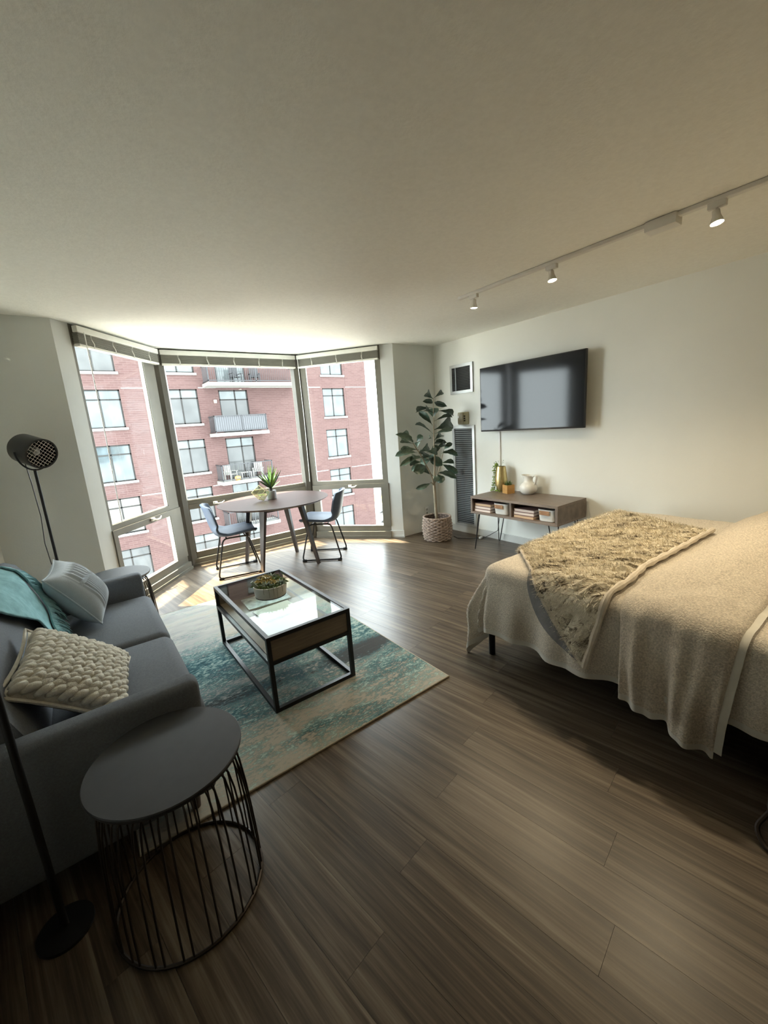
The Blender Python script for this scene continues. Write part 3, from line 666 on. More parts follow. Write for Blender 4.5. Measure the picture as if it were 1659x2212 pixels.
t = thing('pumpkin', 'orange pumpkin on the lower balcony beside the white chair', 'pumpkin', (8.02, 26.50, zb))
m = MB(); m.lathe([(0, 0.02), (0.12, 0.0), (0.19, 0.1), (0.18, 0.2), (0.08, 0.27), (0, 0.25)], 20)
for v in m.v:
    a = math.atan2(v.y, v.x); s = 1 + 0.07 * math.cos(9 * a); v.x *= s; v.y *= s
m.build('flesh', 'pumpkin', t, True); MB().tube([(0, 0, 0.24), (0.01, 0, 0.3), (0.03, 0, 0.34)], [0.025, 0.018, 0.02], 8).build('stem', 'soil', t, True)

# ground and far city seen past the corner of the building
g = MB(); g.b2((-400, 6, -26.5), (600, 700, -26.0)); tag(g.build('street_ground', 'asphalt'), kind='structure')
far = Vector((0.588, 0.809, 0)); side = Vector((0.809, -0.588, 0)); az = math.atan2(side.y, side.x)
def city(label, dist, off, w, dep, h, bands):
    p = far * dist + side * off; t = thing('warehouse', label, 'building', (p.x, p.y, -26), az, 'pale low buildings beyond the street')
    MB().b2((-w / 2, 0, 0), (w / 2, dep, h)).build('wall', 'city_white', t)
    MB().b2((-w / 2 - 0.4, -0.4, h), (w / 2 + 0.4, dep, h + 0.6)).build('roof_edge', 'concrete_slab', t)
    for z, hh in bands:
        n = max(3, int(w / 5))
        for q in range(n): MB().b2((-w / 2 + w * (q + 0.12) / n, -0.15, z), (-w / 2 + w * (q + 0.88) / n, 0.02, z + hh)).build('window', 'city_glass', t)
city('long pale low building with window bands beyond the street', 165, 0, 60, 30, 20.5, ((3, 2), (8.5, 3), (14.5, 2.5)))
city('distant white hall just under the skyline', 290, 12, 80, 40, 23.5, ((16, 4),))
city('small far tower block on the skyline', 430, -10, 22, 20, 30, ((24, 3), (18, 3)))
tw = thing('sky_block_tower', 'unseen tower block added to dim the sky reflected in the left pane', 'building', (64, 24, -26))  # added out of view to keep bright sky off the left pane
MB().b2((0, -20, 0), (18, 20, 54)).build('wall', 'sky_block_wall', tw)
for k in range(16): MB().b2((-0.15, -19, 4 + k * 3.1), (0.02, 19, 5.6 + k * 3.1)).build('window_band', 'city_glass', tw)
t = thing('construction_shed', 'yellow shed standing in the parking lot', 'shed', tuple(far * 147 + side * 3 + Vector((0, 0, -26))), az)
MB().b2((-9, 0, 0), (9, 5, 3.2)).build('wall', 'yellow_paint', t); MB().b2((-9.3, -0.3, 3.2), (9.3, 5.3, 3.5)).build('roof', 'city_white', t); MB().b2((-2, -0.06, 0), (0, 0.02, 2.4)).build('door', 'window_dark', t)
for i, (dd, so_, mt, lab) in enumerate(((116, 1.0, 'car_grey', 'dark grey car nearest in the parking lot below'), (122, 3.5, 'car_white', 'white car in the middle of the parking lot below'), (130, 0.5, 'car_grey', 'grey car farthest back in the parking lot below'), (137, 4.0, 'car_white', 'white car beside the yellow shed'))):
    p = far * dd + side * so_; t = thing('car', lab, 'car', (p.x, p.y, -26), az + 0.2 * i, 'parked cars')
    MB().rbox((0, 0, 0.62), (4.4, 1.8, 0.7), 0.15, 2).build('body', mt, t, True)
    c = MB(); c.add([(-1.5, -0.8, 0.9), (1.1, -0.8, 0.9), (0.7, -0.65, 1.5), (-1.0, -0.65, 1.5), (-1.5, 0.8, 0.9), (1.1, 0.8, 0.9), (0.7, 0.65, 1.5), (-1.0, 0.65, 1.5)], [(0, 1, 2, 3), (7, 6, 5, 4), (3, 2, 6, 7), (0, 3, 7, 4), (1, 5, 6, 2)]); c.build('cabin', 'city_glass', t)
    for sx in (-1.35, 1.35):
        for sy in (-0.85, 0.85): MB().lathe([(0, -0.1), (0.33, -0.1), (0.33, 0.1), (0, 0.1)], 14, (0, 0, 0), Matrix.Translation((sx, sy, 0.33)) @ Matrix.Rotation(PI / 2, 4, 'X')).build('wheel', 'rubber', t, True)

# ------------------------------------------------------------------ rug
RUGX, RUGY, RW, RL = -0.075, 1.552, 1.60, 2.29
t = thing('area_rug', 'abstract teal, charcoal and cream rug under the coffee table', 'rug', (RUGX, RUGY, 0.0))
MB().rbox((RW / 2, RL / 2, 0.006), (RW - 0.012, RL - 0.012, 0.010), 0.003, 2).build('pile', 'rug_pile', t)
m = MB(); m.tube([(0.006, 0.006, 0.006), (RW - 0.006, 0.006, 0.006), (RW - 0.006, RL - 0.006, 0.006), (0.006, RL - 0.006, 0.006)], 0.0058, 8, True); m.build('binding', 'rug_binding', t, True)

# ------------------------------------------------------------------ sofa
SO = Vector((-0.16, 2.42, 0.0))
sofa = thing('sofa', 'grey two-seat sofa with slim arms along the left wall', 'sofa', SO)
def sp(name, mat, mb, sub=0):
    return mb.build(name, mat, sofa, True, off=SO)
sp('base', 'sofa_fabric', MB().rbox((-0.17, 2.42, 0.19), (0.74, 1.70, 0.19), 0.02, 3))
for y0, y1 in ((1.656, 2.418), (2.424, 3.186)):
    m = MB(); m.rbox((0, 0, 0), (0.53, y1 - y0, 0.185), 0.05, 5)
    bm_sub = []
    for v in m.v:                                   # soft crown and a slight sag of the front edge
        cx_, cy_ = v.x / 0.265, v.y / ((y1 - y0) / 2)
        if v.z > 0: v.z += 0.018 * (1 - min(1, cx_ * cx_)) * (1 - min(1, cy_ * cy_))
        v.x += -0.01 + 0.012 * (1 - min(1, cy_ ** 2)) * (1 if v.x > 0 else 0)
    m.v = [v + Vector((-0.012, (y0 + y1) / 2, 0.352)) for v in m.v]
    sp('seat_cushion', 'sofa_fabric', m)
for y0, y1 in ((1.557, 1.652), (3.19, 3.285)):
    sp('armrest', 'sofa_fabric', MB().rbox((-0.165, (y0 + y1) / 2, 0.345), (0.77, y1 - y0, 0.49), 0.028, 4))
prof = [(-0.255, 0.34), (-0.258, 0.46), (-0.285, 0.56), (-0.335, 0.70), (-0.365, 0.78), (-0.395, 0.83), (-0.44, 0.855), (-0.49, 0.85), (-0.53, 0.82), (-0.55, 0.76), (-0.553, 0.15), (-0.26, 0.15)]
m = MB(); n = len(prof); ys = [1.66, 1.68, 1.75, 2.42, 3.09, 3.16, 3.18]; ins = [0.03, 0.008, 0, 0, 0, 0.008, 0.03]
cxp, czp = -0.42, 0.45
for y, q in zip(ys, ins): m.v += [Vector((x + (cxp - x) * q, y, z + (czp - z) * q)) for x, z in prof]
for j in range(len(ys) - 1):
    for i in range(n): m.f.append([j * n + i, j * n + (i + 1) % n, (j + 1) * n + (i + 1) % n, (j + 1) * n + i])
m.f += [list(range(n)), list(range((len(ys) - 1) * n, len(ys) * n))]
sp('backrest', 'sofa_fabric', m)
sp('back_panel', 'sofa_fabric', MB().rbox((-0.535, 2.42, 0.43), (0.045, 1.73, 0.66), 0.02, 3))
for x in (-0.5, 0.14):
    for y in (1.63, 3.21): sp('leg', 'sofa_leg_wood', MB().lathe([(0, 0), (0.016, 0), (0.024, 0.1), (0, 0.1)], 14, (x, y, 0.0125 if x > 0 else 0.0)))

# teal throw over the back, one fringed end hanging towards the window
tp = [(-0.244, 0.50), (-0.262, 0.56), (-0.312, 0.70), (-0.345, 0.79), (-0.385, 0.848), (-0.44, 0.876), (-0.49, 0.872), (-0.532, 0.842)]
def along(path, q):
    ls = [0]
    for a, b in zip(path, path[1:]): ls.append(ls[-1] + math.hypot(b[0] - a[0], b[1] - a[1]))
    d = q * ls[-1]
    for i in range(len(path) - 1):
        if d <= ls[i + 1] or i == len(path) - 2:
            w = (d - ls[i]) / (ls[i + 1] - ls[i]); return path[i][0] + w * (path[i + 1][0] - path[i][0]), path[i][1] + w * (path[i + 1][1] - path[i][1])
def lerp_t(tab, q):
    for (a, va), (b, vb) in zip(tab, tab[1:]):
        if q <= b: return va + (vb - va) * (q - a) / (b - a)
    return tab[-1][1]
y_near = [(0, 2.49), (0.115, 2.51), (0.33, 2.47), (0.56, 2.28), (0.7, 2.20), (1, 2.12)]; y_far = [(0, 2.515), (0.115, 2.60), (0.22, 2.675), (0.43, 2.785), (0.58, 2.82), (0.8, 2.855), (1, 2.88)]
TH = Vector((-0.4, 2.6, 0.46))
throw = thing('throw_blanket', 'teal fringed throw blanket draped over the sofa back', 'blanket', TH)
def throw_pt(u, v, lift=0.0):
    x, z = along(tp, v); y = lerp_t(y_near, v) * (1 - u) + lerp_t(y_far, v) * u
    wv = 0.008 * math.sin(y * 23 + v * 5) * (0.4 + 0.6 * (1 - v)) + 0.004 * fbm(y * 9, v * 6)
    return Vector((x + 0.012 + wv * 0.8 + lift, y, z + 0.006 + wv * 0.5 + lift * 0.6))
m = MB(); m.grid(lambda u, v: throw_pt(u, v), 40, 40)
o = m.build('cloth', 'teal_wool', throw, 'all', off=TH); s = o.modifiers.new('thickness', 'SOLIDIFY'); s.thickness = 0.008; s.offset = 1
fr = MB(); rr = random.Random(5)
for k in range(120):
    v = 0.01 + 0.93 * k / 119; p = throw_pt(1.0, v, 0.016); L = 0.12 + 0.05 * rr.random(); a = rr.uniform(-0.2, 0.2)
    pts = [p + Vector((0.010 * math.sin(q * 3 + k) * q + 0.050 * q, (0.75 + a) * L * q * (1 if v > 0.1 else 0.6), -L * 0.55 * q * q - L * 0.25 * q)) for q in (0, 0.35, 0.7, 1.0)]
    pts = [Vector((max(q.x, -0.245 - (q.z - 0.46) * 0.36 + 0.008) if q.z < 0.82 else q.x, min(q.y, 3.178), max(q.z, 0.452))) for q in pts]
    fr.tube(pts, [0.005, 0.0055, 0.005, 0.0025], 5)
tag(fr.build('fringe', 'teal_wool', throw, True, off=TH), kind='stuff')

def pillow_fn(w, h, t, disp=None):
    def f(u, v, side):
        a, b = 2 * u - 1, 2 * v - 1
        k = max(0.0, (1 - abs(a) ** 2.6) * (1 - abs(b) ** 2.6)) ** 0.5
        pinch = 1 - 0.10 * (1 - abs(a) ** 2) * (1 if True else 0) * (abs(b) ** 3); pinch2 = 1 - 0.10 * (1 - abs(b) ** 2) * (abs(a) ** 3)
        z = side * t / 2 * k + (disp(a, b, side) * k if disp else 0)
        return Vector((a * w / 2 * pinch2, b * h / 2 * pinch, z))
    return f
def pillow_mb(w, h, t, n, M, disp=None):
    f = pillow_fn(w, h, t, disp); m = MB()
    for sd in (1, -1): m.grid(lambda u, v: M @ f(u, v, sd), n, n)
    return m, f
# pale pleated pillow standing in the far corner of the sofa
nrm = Vector((0.83, -0.12, 0.54)).normalized(); upv = (Vector((0, 0, 1)) - nrm * nrm.z).normalized(); upv = (Matrix.Rotation(math.radians(4), 3, nrm) @ upv)
PC = Vector((-0.135, 2.965, 0.640)); PMat = basis(upv.cross(nrm), upv, nrm, PC)
def pleat(a, b, s):
    if s < 0: return 0.0
    e = min(1, max(0, (a + 0.72) * 9)) * min(1, max(0, (0.95 - a) * 9)) * min(1, max(0, (0.80 - b) * 6)) * min(1, max(0, (b + 0.92) * 6))
    big = min(1, max(0, (b - 0.15) * 8)); ph = (a * (20 - 10 * big) + 0.45 * math.sin(b * 4.0)) * PI
    return e * 0.016 * abs(math.sin(ph / 2)) ** 1.5
pil = thing('pleated_pillow', 'pale blue-grey pleated pillow in the far corner of the sofa', 'pillow', PC)
m, _ = pillow_mb(0.375, 0.385, 0.20, 120, PMat, pleat); m.build('cover', 'pale_blue_cloth', pil, 'all', off=PC)
m = MB(); f = pillow_fn(0.377, 0.387, 0.001)
m.tube([PMat @ f(u, 0, 1) for u in [i / 24 for i in range(24)]] + [PMat @ f(1, v, 1) for v in [i / 24 for i in range(24)]] + [PMat @ f(1 - u, 1, 1) for u in [i / 24 for i in range(24)]] + [PMat @ f(0, 1 - v, 1) for v in [i / 24 for i in range(24)]], 0.005, 6, True)
m.build('piping', 'pale_blue_cloth', pil, True, off=PC)
# chunky braided pillow leaning on the near end of the back
a1 = Vector((-0.12, -0.98, -0.10)).normalized(); a2 = Vector((0.78, 0.15, -0.58)); a2 = (a2 - a1 * a2.dot(a1)).normalized(); n2 = a2.cross(a1).normalized()
if n2.z < 0: n2 = -n2
BP = Vector((-0.160, 1.965, 0.588)); BMat = basis(a1, n2.cross(a1), n2, BP)
bp = thing('braided_pillow', 'cream pillow of chunky braided wool at the near end of the sofa', 'pillow', BP)
m, f = pillow_mb(0.44, 0.40, 0.12, 30, BMat); m.build('cover', 'cream_wool', bp, 'all', off=BP)
loop = MB(); loop.tube([(-0.036, 0, -0.016), (-0.030, 0.001, -0.002), (-0.014, 0.002, 0.009), (0.008, 0.002, 0.012), (0.026, 0.001, 0.004), (0.036, 0, -0.014)], [0.011, 0.0165, 0.019, 0.019, 0.0165, 0.011], 10)
lme = loop.mesh('braid_loop', 'cream_wool', 'all')
NR, NC = 9, 10
for j in range(NC):                                  # braids run across the pillow, strands crossing over left and right in turn
    for i in range(NR * 2):
        u = (i + 0.5) / (NR * 2); v = (j + 0.5) / NC + (0.012 if i % 2 else -0.012)
        u = 0.035 + 0.93 * u; v = 0.04 + 0.92 * v
        p = f(u, v, 1); e = 1e-3; tu = (f(u + e, v, 1) - f(u - e, v, 1)).normalized(); tv = (f(u, v + e, 1) - f(u, v - e, 1)); nn = tu.cross(tv).normalized()
        ang = math.radians(38 if (j + i // 2) % 2 else -38); x = (Matrix.Rotation(ang, 3, nn) @ (tv - tu * tv.dot(tu)).normalized() if (i // 2 + j) % 2 else Matrix.Rotation(ang, 3, nn) @ tu)
        inst(lme, 'braid_loop', bp, Matrix.Translation(-BP) @ BMat @ basis(x, nn.cross(x), nn, p + nn * (0.001 + 0.003 * (i % 2))) @ Matrix.Diagonal((0.78, 0.80, 0.85, 1)))
m = MB(); f2 = pillow_fn(0.465, 0.425, 0.001)
m.tube([BMat @ f2(i / 20, 0, 1) for i in range(20)] + [BMat @ f2(1, i / 20, 1) for i in range(20)] + [BMat @ f2(1 - i / 20, 1, 1) for i in range(20)] + [BMat @ f2(0, 1 - i / 20, 1) for i in range(20)], 0.007, 6, True)
m.build('edge_trim', 'cream_wool', bp, True, off=BP)

# ------------------------------------------------------------------ round wire side tables
def side_table(label, x, y, z0=0.0):
    t = thing('side_table', label, 'side table', (x, y, z0), 0, 'round wire side tables')
    MB().lathe([(0, 0.502), (0.212, 0.502), (0.2195, 0.505), (0.222, 0.511), (0.222, 0.517), (0.2195, 0.520), (0, 0.520)], 64).build('table_top', 'dark_top', t, True)
    for r, z in ((0.222, 0.006), (0.150, 0.492)):
        m = MB(); m.tube([(r * math.cos(2 * PI * k / 48), r * math.sin(2 * PI * k / 48), z) for k in range(48)], 0.0055, 6, True); m.build('ring', 'brown_wire', t, True)
    w = MB(); w.tube([(0.222, 0, 0.008), (0.220, 0, 0.12), (0.212, 0, 0.30), (0.203, 0, 0.40), (0.192, 0, 0.455), (0.172, 0, 0.485), (0.150, 0, 0.494)], 0.0032, 6); wm = w.mesh('wire', 'brown_wire', True)
    for k in range(36): inst(wm, 'wire', t, Matrix.Rotation(2 * PI * (k + (0.16 if k % 2 else -0.16)) / 36, 4, 'Z'))
side_table('round black wire-base side table nearest the camera beside the sofa arm', 0.060, 1.326)
side_table('round black wire-base side table beyond the far sofa arm by the window', 0.082, 3.52, 0.012)

# ------------------------------------------------------------------ floor lamps
LX, LY = -0.248, 3.86
t = thing('floor_lamp', 'black floor lamp with caged drum spot head in the back left corner', 'floor lamp', (LX, LY, 0))
MB().lathe([(0, 0), (0.13, 0), (0.13, 0.012), (0.12, 0.018), (0.012, 0.02), (0, 0.02)], 40).build('base', 'black_metal', t, True)
MB().tube([(0, 0, 0.015), (0, 0, 1.345)], 0.0095, 12).build('pole', 'black_metal', t, True)
hv = Vector((0.50, -0.76, -0.24)).normalized(); HP = Vector((0.012, 0.0, 1.472)); sx = hv.cross(Vector((0, 0, 1))).normalized(); sz = sx.cross(hv)
HM = basis(sx, sz, hv, HP)
m = MB(); m.lathe([(0.0, -0.125), (0.060, -0.122), (0.092, -0.112), (0.104, -0.09), (0.106, 0.095), (0.106, 0.10), (0.095, 0.10), (0.094, -0.085), (0.0, -0.09)], 40, (0, 0, 0), HM); sh = m.build('lamp_shade', 'black_satin', t, True)
m = MB()
G45 = HM @ Matrix.Rotation(math.radians(38), 4, 'Z')
for k in range(-4, 5):
    c = k * 0.0205; h = math.sqrt(max(0, 0.095 ** 2 - c * c))
    m.tube([G45 @ Vector((c, -h, 0.088)), G45 @ Vector((c, h, 0.088))], 0.0014, 5); m.tube([G45 @ Vector((-h, c, 0.091)), G45 @ Vector((h, c, 0.091))], 0.0018, 5)
m.build('grille', 'handle_metal', sh, True)
MB().lathe([(0, 0.055), (0.022, 0.045), (0.034, 0.015), (0.026, -0.02), (0.015, -0.05), (0.015, -0.085)], 24, (0, 0, 0), HM).build('bulb', 'lamp_inside', sh, True)
m = MB(); m.tube([HM @ Vector((0.112 * math.cos(a), 0, 0)) * 1 + Vector((0, 0, -0.135 * max(0, math.sin(a)))) for a in [PI * k / 24 for k in range(25)]], 0.006, 6); m.build('yoke', 'black_metal', t, True)
MB().tube([HM @ Vector((0.02, -0.09, -0.06)), (-0.035, -0.01, 1.25), (-0.03, 0.0, 1.0), (-0.045, 0.0, 0.8), (-0.03, 0, 0.5), (-0.05, 0.02, 0.2), (-0.04, 0.04, 0.02)], 0.0032, 6).build('cord', 'black_satin', t, True)
t = thing('floor_lamp', 'thin black floor lamp pole against the near sofa arm at the left edge', 'floor lamp', (-0.288, 1.452, 0))
MB().lathe([(0, 0), (0.075, 0), (0.075, 0.01), (0.012, 0.018), (0, 0.018)], 32).build('base', 'black_metal', t, True)
MB().tube([(0, 0, 0.012), (0, 0, 1.36)], 0.0105, 12).build('pole', 'black_metal', t, True)
MB().lathe([(0.0, 1.62), (0.05, 1.61), (0.10, 1.55), (0.105, 1.36), (0.098, 1.36), (0.0, 1.58)], 32).build('lamp_shade', 'black_satin', t, True)

# ------------------------------------------------------------------ coffee table
CT = Vector((0.862, 2.437, 0.012)); hx, hy, hz, bw = 0.2525, 0.4985, 0.438, 0.022
ct = thing('coffee_table', 'black metal coffee table with glass top and wooden end panels', 'coffee table', CT)
for sx_ in (-1, 1):
    for sy_ in (-1, 1): MB().box((sx_ * (hx - bw / 2), sy_ * (hy - bw / 2), hz / 2), (bw, bw, hz)).build('leg', 'black_metal', ct)
for z, nm in ((hz - bw / 2, 'top_rail'), (0.288, 'shelf_rail'), (bw / 2, 'floor_rail')):
    for s_ in (-1, 1):
        MB().box((0, s_ * (hy - bw / 2), z), (2 * hx - 2 * bw, bw, bw)).build(nm, 'black_metal', ct)
        MB().box((s_ * (hx - bw / 2), 0, z), (bw, 2 * hy - 2 * bw, bw)).build(nm, 'black_metal', ct)
for s_ in (-1, 1): MB().box((0, s_ * (hy - bw / 2), 0.358), (2 * hx - 2 * bw, 0.012, 0.118)).build('end_panel', 'coffee_wood', ct)
MB().box((0, 0, 0.297), (2 * hx - 2 * bw, 2 * hy - 2 * bw, 0.012)).build('shelf', 'coffee_wood', ct)
MB().box((0, 0, hz - 0.006), (2 * hx - 2 * bw + 0.006, 2 * hy - 2 * bw + 0.006, 0.006)).build('glass_top', 'table_glass', ct)
SH = 0.303 + 0.012
def booklet(name, label, cat, x, y, z, w, l, h, rz, cover, coil=False):
    t = thing(name, label, cat, (x, y, z), rz)
    MB().box((0, 0, h / 2), (w, l, h)).build('pages', 'paper_white', t)
    MB().box((0, 0, h + 0.001), (w, l, 0.002)).build('cover', cover, t)
    if coil:
        m = MB()
        for k in range(22):
            x0 = -w / 2 + w * (k + 0.5) / 22; m.tube([(x0 + 0.002 * q / 6, l / 2 + 0.009 * math.cos(q * PI / 4), h / 2 + 0.011 * math.sin(q * PI / 4)) for q in range(9)], 0.0011, 4)
        tag(m.build('spiral_coil', 'black_metal', t), kind='stuff')
booklet('spiral_notebook', 'white spiral-bound notebook under the glass of the coffee table', 'notebook', 0.885, 2.500, SH, 0.25, 0.20, 0.010, 0.05, 'paper_white', True)
booklet('magazine', 'printed magazine under the glass beyond the notebook', 'magazine', 0.905, 2.745, SH, 0.30, 0.21, 0.006, -0.05, 'paper_print')
# succulent bowl on the glass
PB = Vector((0.862, 2.500, hz + 0.0095))
t = thing('succulent_bowl', 'white bowl of mixed succulents on the coffee table glass', 'planter', PB)
MB().lathe([(0, 0.004), (0.088, 0.0), (0.098, 0.002), (0.100, 0.006), (0.108, 0.074), (0.104, 0.076), (0.100, 0.070), (0.098, 0.060), (0, 0.060)], 48).build('bowl', 'planter_white', t, True)
MB().lathe([(0.099, 0.000), (0.1005, 0.004), (0.0985, 0.004), (0, 0.003), (0, 0)], 48, (0, 0, -0.003)).build('foot_ring', 'black_satin', t, True)
MB().lathe([(0, 0.070), (0.099, 0.066), (0.099, 0.055), (0, 0.055)], 32).build('soil', 'soil', t, True)
def rosette(m, c, r, n, layers, upw, wd, rr):
    for l in range(layers):
        for k in range(n):
            a = 2 * PI * (k + 0.5 * l) / n + rr.uniform(-0.15, 0.15); el = math.radians(upw + 60 * l / max(1, layers)) + rr.uniform(-0.1, 0.1); L = r * (1 - 0.22 * l) * rr.uniform(0.85, 1.1)
            d = Vector((math.cos(a) * math.cos(el), math.sin(a) * math.cos(el), math.sin(el))); s_ = Vector((-math.sin(a), math.cos(a), 0)); n_ = s_.cross(d)
            b = Vector(c); w = wd * L
            m.add([b, b + d * L * 0.55 + s_ * w + n_ * 0.1 * L, b + d * L * 0.55 - s_ * w + n_ * 0.1 * L, b + d * L + n_ * 0.18 * L, b + d * L * 0.5 - n_ * 0.16 * L], [(0, 2, 3, 1), (0, 1, 4), (4, 1, 3), (0, 4, 2), (4, 3, 2)])
rr = random.Random(11)
for nm, mt, spots, r, n_, lay, up_, wd in (('echeveria', 'succulent_gold', [(-0.02, 0.02, 0.085), (0.01, 0.045, 0.09), (-0.045, 0.05, 0.08), (0.0, 0.0, 0.08), (-0.015, 0.06, 0.10), (0.035, -0.03, 0.075)], 0.045, 8, 3, 15, 0.28), ('sedum', 'succulent_green', [(0.05, 0.02, 0.085), (0.075, 0.0, 0.075), (0.06, 0.055, 0.085), (0.03, -0.055, 0.07), (-0.06, -0.02, 0.07), (-0.03, -0.06, 0.07), (0.0, -0.075, 0.068), (-0.08, 0.02, 0.07), (0.075, -0.04, 0.07), (0.02, 0.02, 0.08), (-0.05, 0.01, 0.075)], 0.042, 10, 3, 10, 0.14), ('aloe', 'succulent_grey', [(0.045, 0.07, 0.08), (-0.035, -0.035, 0.072), (0.05, -0.06, 0.07)], 0.055, 7, 2, 25, 0.13)):
    m = MB()
    for c in spots: rosette(m, c, r, n_, lay, up_, wd, rr)
    m.build(nm, mt, t)
MB().tube([(-0.07, -0.01, 0.06), (-0.095, 0.0, 0.085), (-0.112, 0.005, 0.115)], [0.008, 0.012, 0.010], 8).build('cactus_stub', 'succulent_grey', t, True)
for k, (a, l) in enumerate(((-2.0, 0.06), (-1.75, 0.05), (-1.55, 0.075), (-1.2, 0.04), (-2.3, 0.035))):
    c, s_ = math.cos(a), math.sin(a); MB().tube([(0.085 * c, 0.085 * s_, 0.072), (0.108 * c, 0.108 * s_, 0.078), (0.113 * c, 0.113 * s_, 0.06), (0.112 * c, 0.112 * s_, 0.076 - l)], [0.0016, 0.0014, 0.0012, 0.0007], 5).build('trailing_stem', 'succulent_green', t, True)

# ------------------------------------------------------------------ dining table, chairs and what stands on the table
DT = Vector((1.705, 4.430, 0.0)); ZT = 0.74
t = thing('dining_table', 'round dark walnut dining table in the window bay', 'table', DT)
MB().lathe([(0, ZT - 0.026), (0.56, ZT - 0.026), (0.602, ZT - 0.006), (0.607, ZT - 0.003), (0.606, ZT), (0, ZT)], 96).build('table_top', 'table_walnut', t, True)
m = MB()
for a in range(4):
    M = Matrix.Rotation(a * PI / 2, 4, 'Z'); m.box((0.20, 0, ZT - 0.06), (0.025, 0.36, 0.068), M)
m.build('apron', 'leg_walnut', t)
for bx_, by_ in ((1.413, 4.262), (1.392, 4.722), (2.008, 4.655), (1.985, 4.040)):
    b = Vector((bx_ - DT.x, by_ - DT.y, 0)); tp_ = Vector((0.21 * (1 if b.x > 0 else -1), 0.21 * (1 if b.y > 0 else -1), ZT - 0.026))
    m = MB(); tan = Vector((-b.y, b.x, 0)).normalized(); rad = Vector((b.x, b.y, 0)).normalized(); vs = []
    for c, w_, d_ in ((b, 0.017, 0.014), (b.lerp(tp_, 0.5), 0.024, 0.019), (tp_, 0.034, 0.024)):
        vs += [c + tan * w_ + rad * d_, c - tan * w_ + rad * d_, c - tan * w_ - rad * d_, c + tan * w_ - rad * d_]
    m.add(vs, [(3, 2, 1, 0), (8, 9, 10, 11)] + [(k * 4 + q, k * 4 + (q + 1) % 4, k * 4 + 4 + (q + 1) % 4, k * 4 + 4 + q) for k in (0, 1) for q in range(4)])
    m.build('leg', 'leg_walnut', t)

def rounded(path, r, n=5, closed=True):
    out = []; N = len(path)
    for i in range(N):
        p = Vector(path[i])
        if not closed and i in (0, N - 1): out.append(p); continue
        a = Vector(path[i - 1]); b = Vector(path[(i + 1) % N]); va = (a - p); vb = (b - p); q = min(r, va.length * 0.45, vb.length * 0.45)
        A = p + va.normalized() * q; B = p + vb.normalized() * q
        for k in range(n + 1):
            s = k / n; out.append(A * (1 - s) ** 2 + p * 2 * s * (1 - s) + B * s * s)
    return out
def chair(label, x, y, rz):
    t = thing('dining_chair', label, 'chair', (x, y, 0), rz, 'blue leather dining chairs')
    prof_ = [(0.235, 0.452), (0.225, 0.470), (0.18, 0.474), (0.08, 0.466), (-0.04, 0.456), (-0.12, 0.456), (-0.165, 0.472), (-0.195, 0.515), (-0.218, 0.60), (-0.240, 0.70), (-0.258, 0.775), (-0.268, 0.800)]
    def fn(u, v):
        px_, pz_ = along(prof_, v); a = 2 * u - 1
        back = min(1, max(0, (v - 0.50) / 0.2)); w = 0.205 + 0.015 * math.sin(v * PI) - 0.035 * max(0, (v - 0.8) / 0.2) ** 1.5 - 0.02 * max(0, (0.1 - v) / 0.1)
        e = abs(a) ** 3.0
        return (px_ + back * 0.065 * e + 0.008 * (1 - back) * 0, a * w * (1 - 0.05 * back), pz_ + (1 - back) * 0.030 * e + 0.02 * math.sin(PI * min(1, max(0, (v - 0.42) / 0.25))) * e - 0.028 * back * e * max(0, (v - 0.85) / 0.15))
    m = MB(); m.grid(fn, 20, 34); o = m.build('seat_shell', 'blue_leather', t, 'all')
    s = o.modifiers.new('thickness', 'SOLIDIFY'); s.thickness = 0.026; s.offset = -1
    bv = o.modifiers.new('rounding', 'BEVEL'); bv.width = 0.008; bv.segments = 2; bv.limit_method = 'ANGLE'
    for sd in (-1, 1):
        pth = [(-0.225, sd * 0.205, 0.012), (-0.125, sd * 0.165, 0.425), (0.13, sd * 0.165, 0.425), (0.235, sd * 0.205, 0.012)]
        m = MB(); m.tube(rounded(pth, 0.05), 0.0088, 8, True); so_ = m.build('sled_leg', 'black_tube', t, True)
        for xx in (-0.20, 0.21): MB().rbox((xx, sd * 0.205, 0.012), (0.05, 0.026, 0.024), 0.006, 2).build('glide', 'rubber', so_, True)
    for xx in (-0.09, 0.10): MB().tube([(xx, -0.165, 0.425), (xx, 0.165, 0.425)], 0.008, 8).build('cross_bar', 'black_tube', t, True)
chair('blue leather chair at the left of the round dining table', 1.235, 4.520, math.radians(-11))
chair('blue leather chair at the right of the round dining table', 2.192, 4.242, math.radians(140))

YP = Vector((1.712, 4.50, ZT))
t = thing('potted_yucca', 'spiky green potted plant in grey cylinder pot on the dining table', 'plant', YP)
MB().lathe([(0, 0.002), (0.050, 0.0), (0.053, 0.004), (0.055, 0.098), (0.052, 0.100), (0.049, 0.097), (0.049, 0.085), (0, 0.085)], 36).build('pot', 'concrete_grey', t, True)
MB().lathe([(0, 0.09), (0.049, 0.088), (0.049, 0.08), (0, 0.08)], 24).build('soil', 'soil', t, True)
MB().tube([(0, 0, 0.08), (0.002, 0, 0.115), (0, 0, 0.14)], [0.014, 0.017, 0.010], 10).build('stem', 'soil', t, True)
def blade_mesh(name, mat, wmax):
    m = MB()
    def fn(u, v):
        w = wmax * (math.sin(PI * min(1, (0.12 + 0.88 * v)) ** 0.8) ** 0.8) if v < 1 else 0
        w = max(w, 0.0) * (1 - 0.2 * v); a = 2 * u - 1
        return (v, a * w, -0.10 * v * v + abs(a) * w * 0.35)
    m.grid(fn, 4, 12); return m.mesh(name, mat, 'all')
bl1, bl2 = blade_mesh('leaf', 'yucca_green', 0.055), blade_mesh('leaf', 'yucca_dark', 0.055)
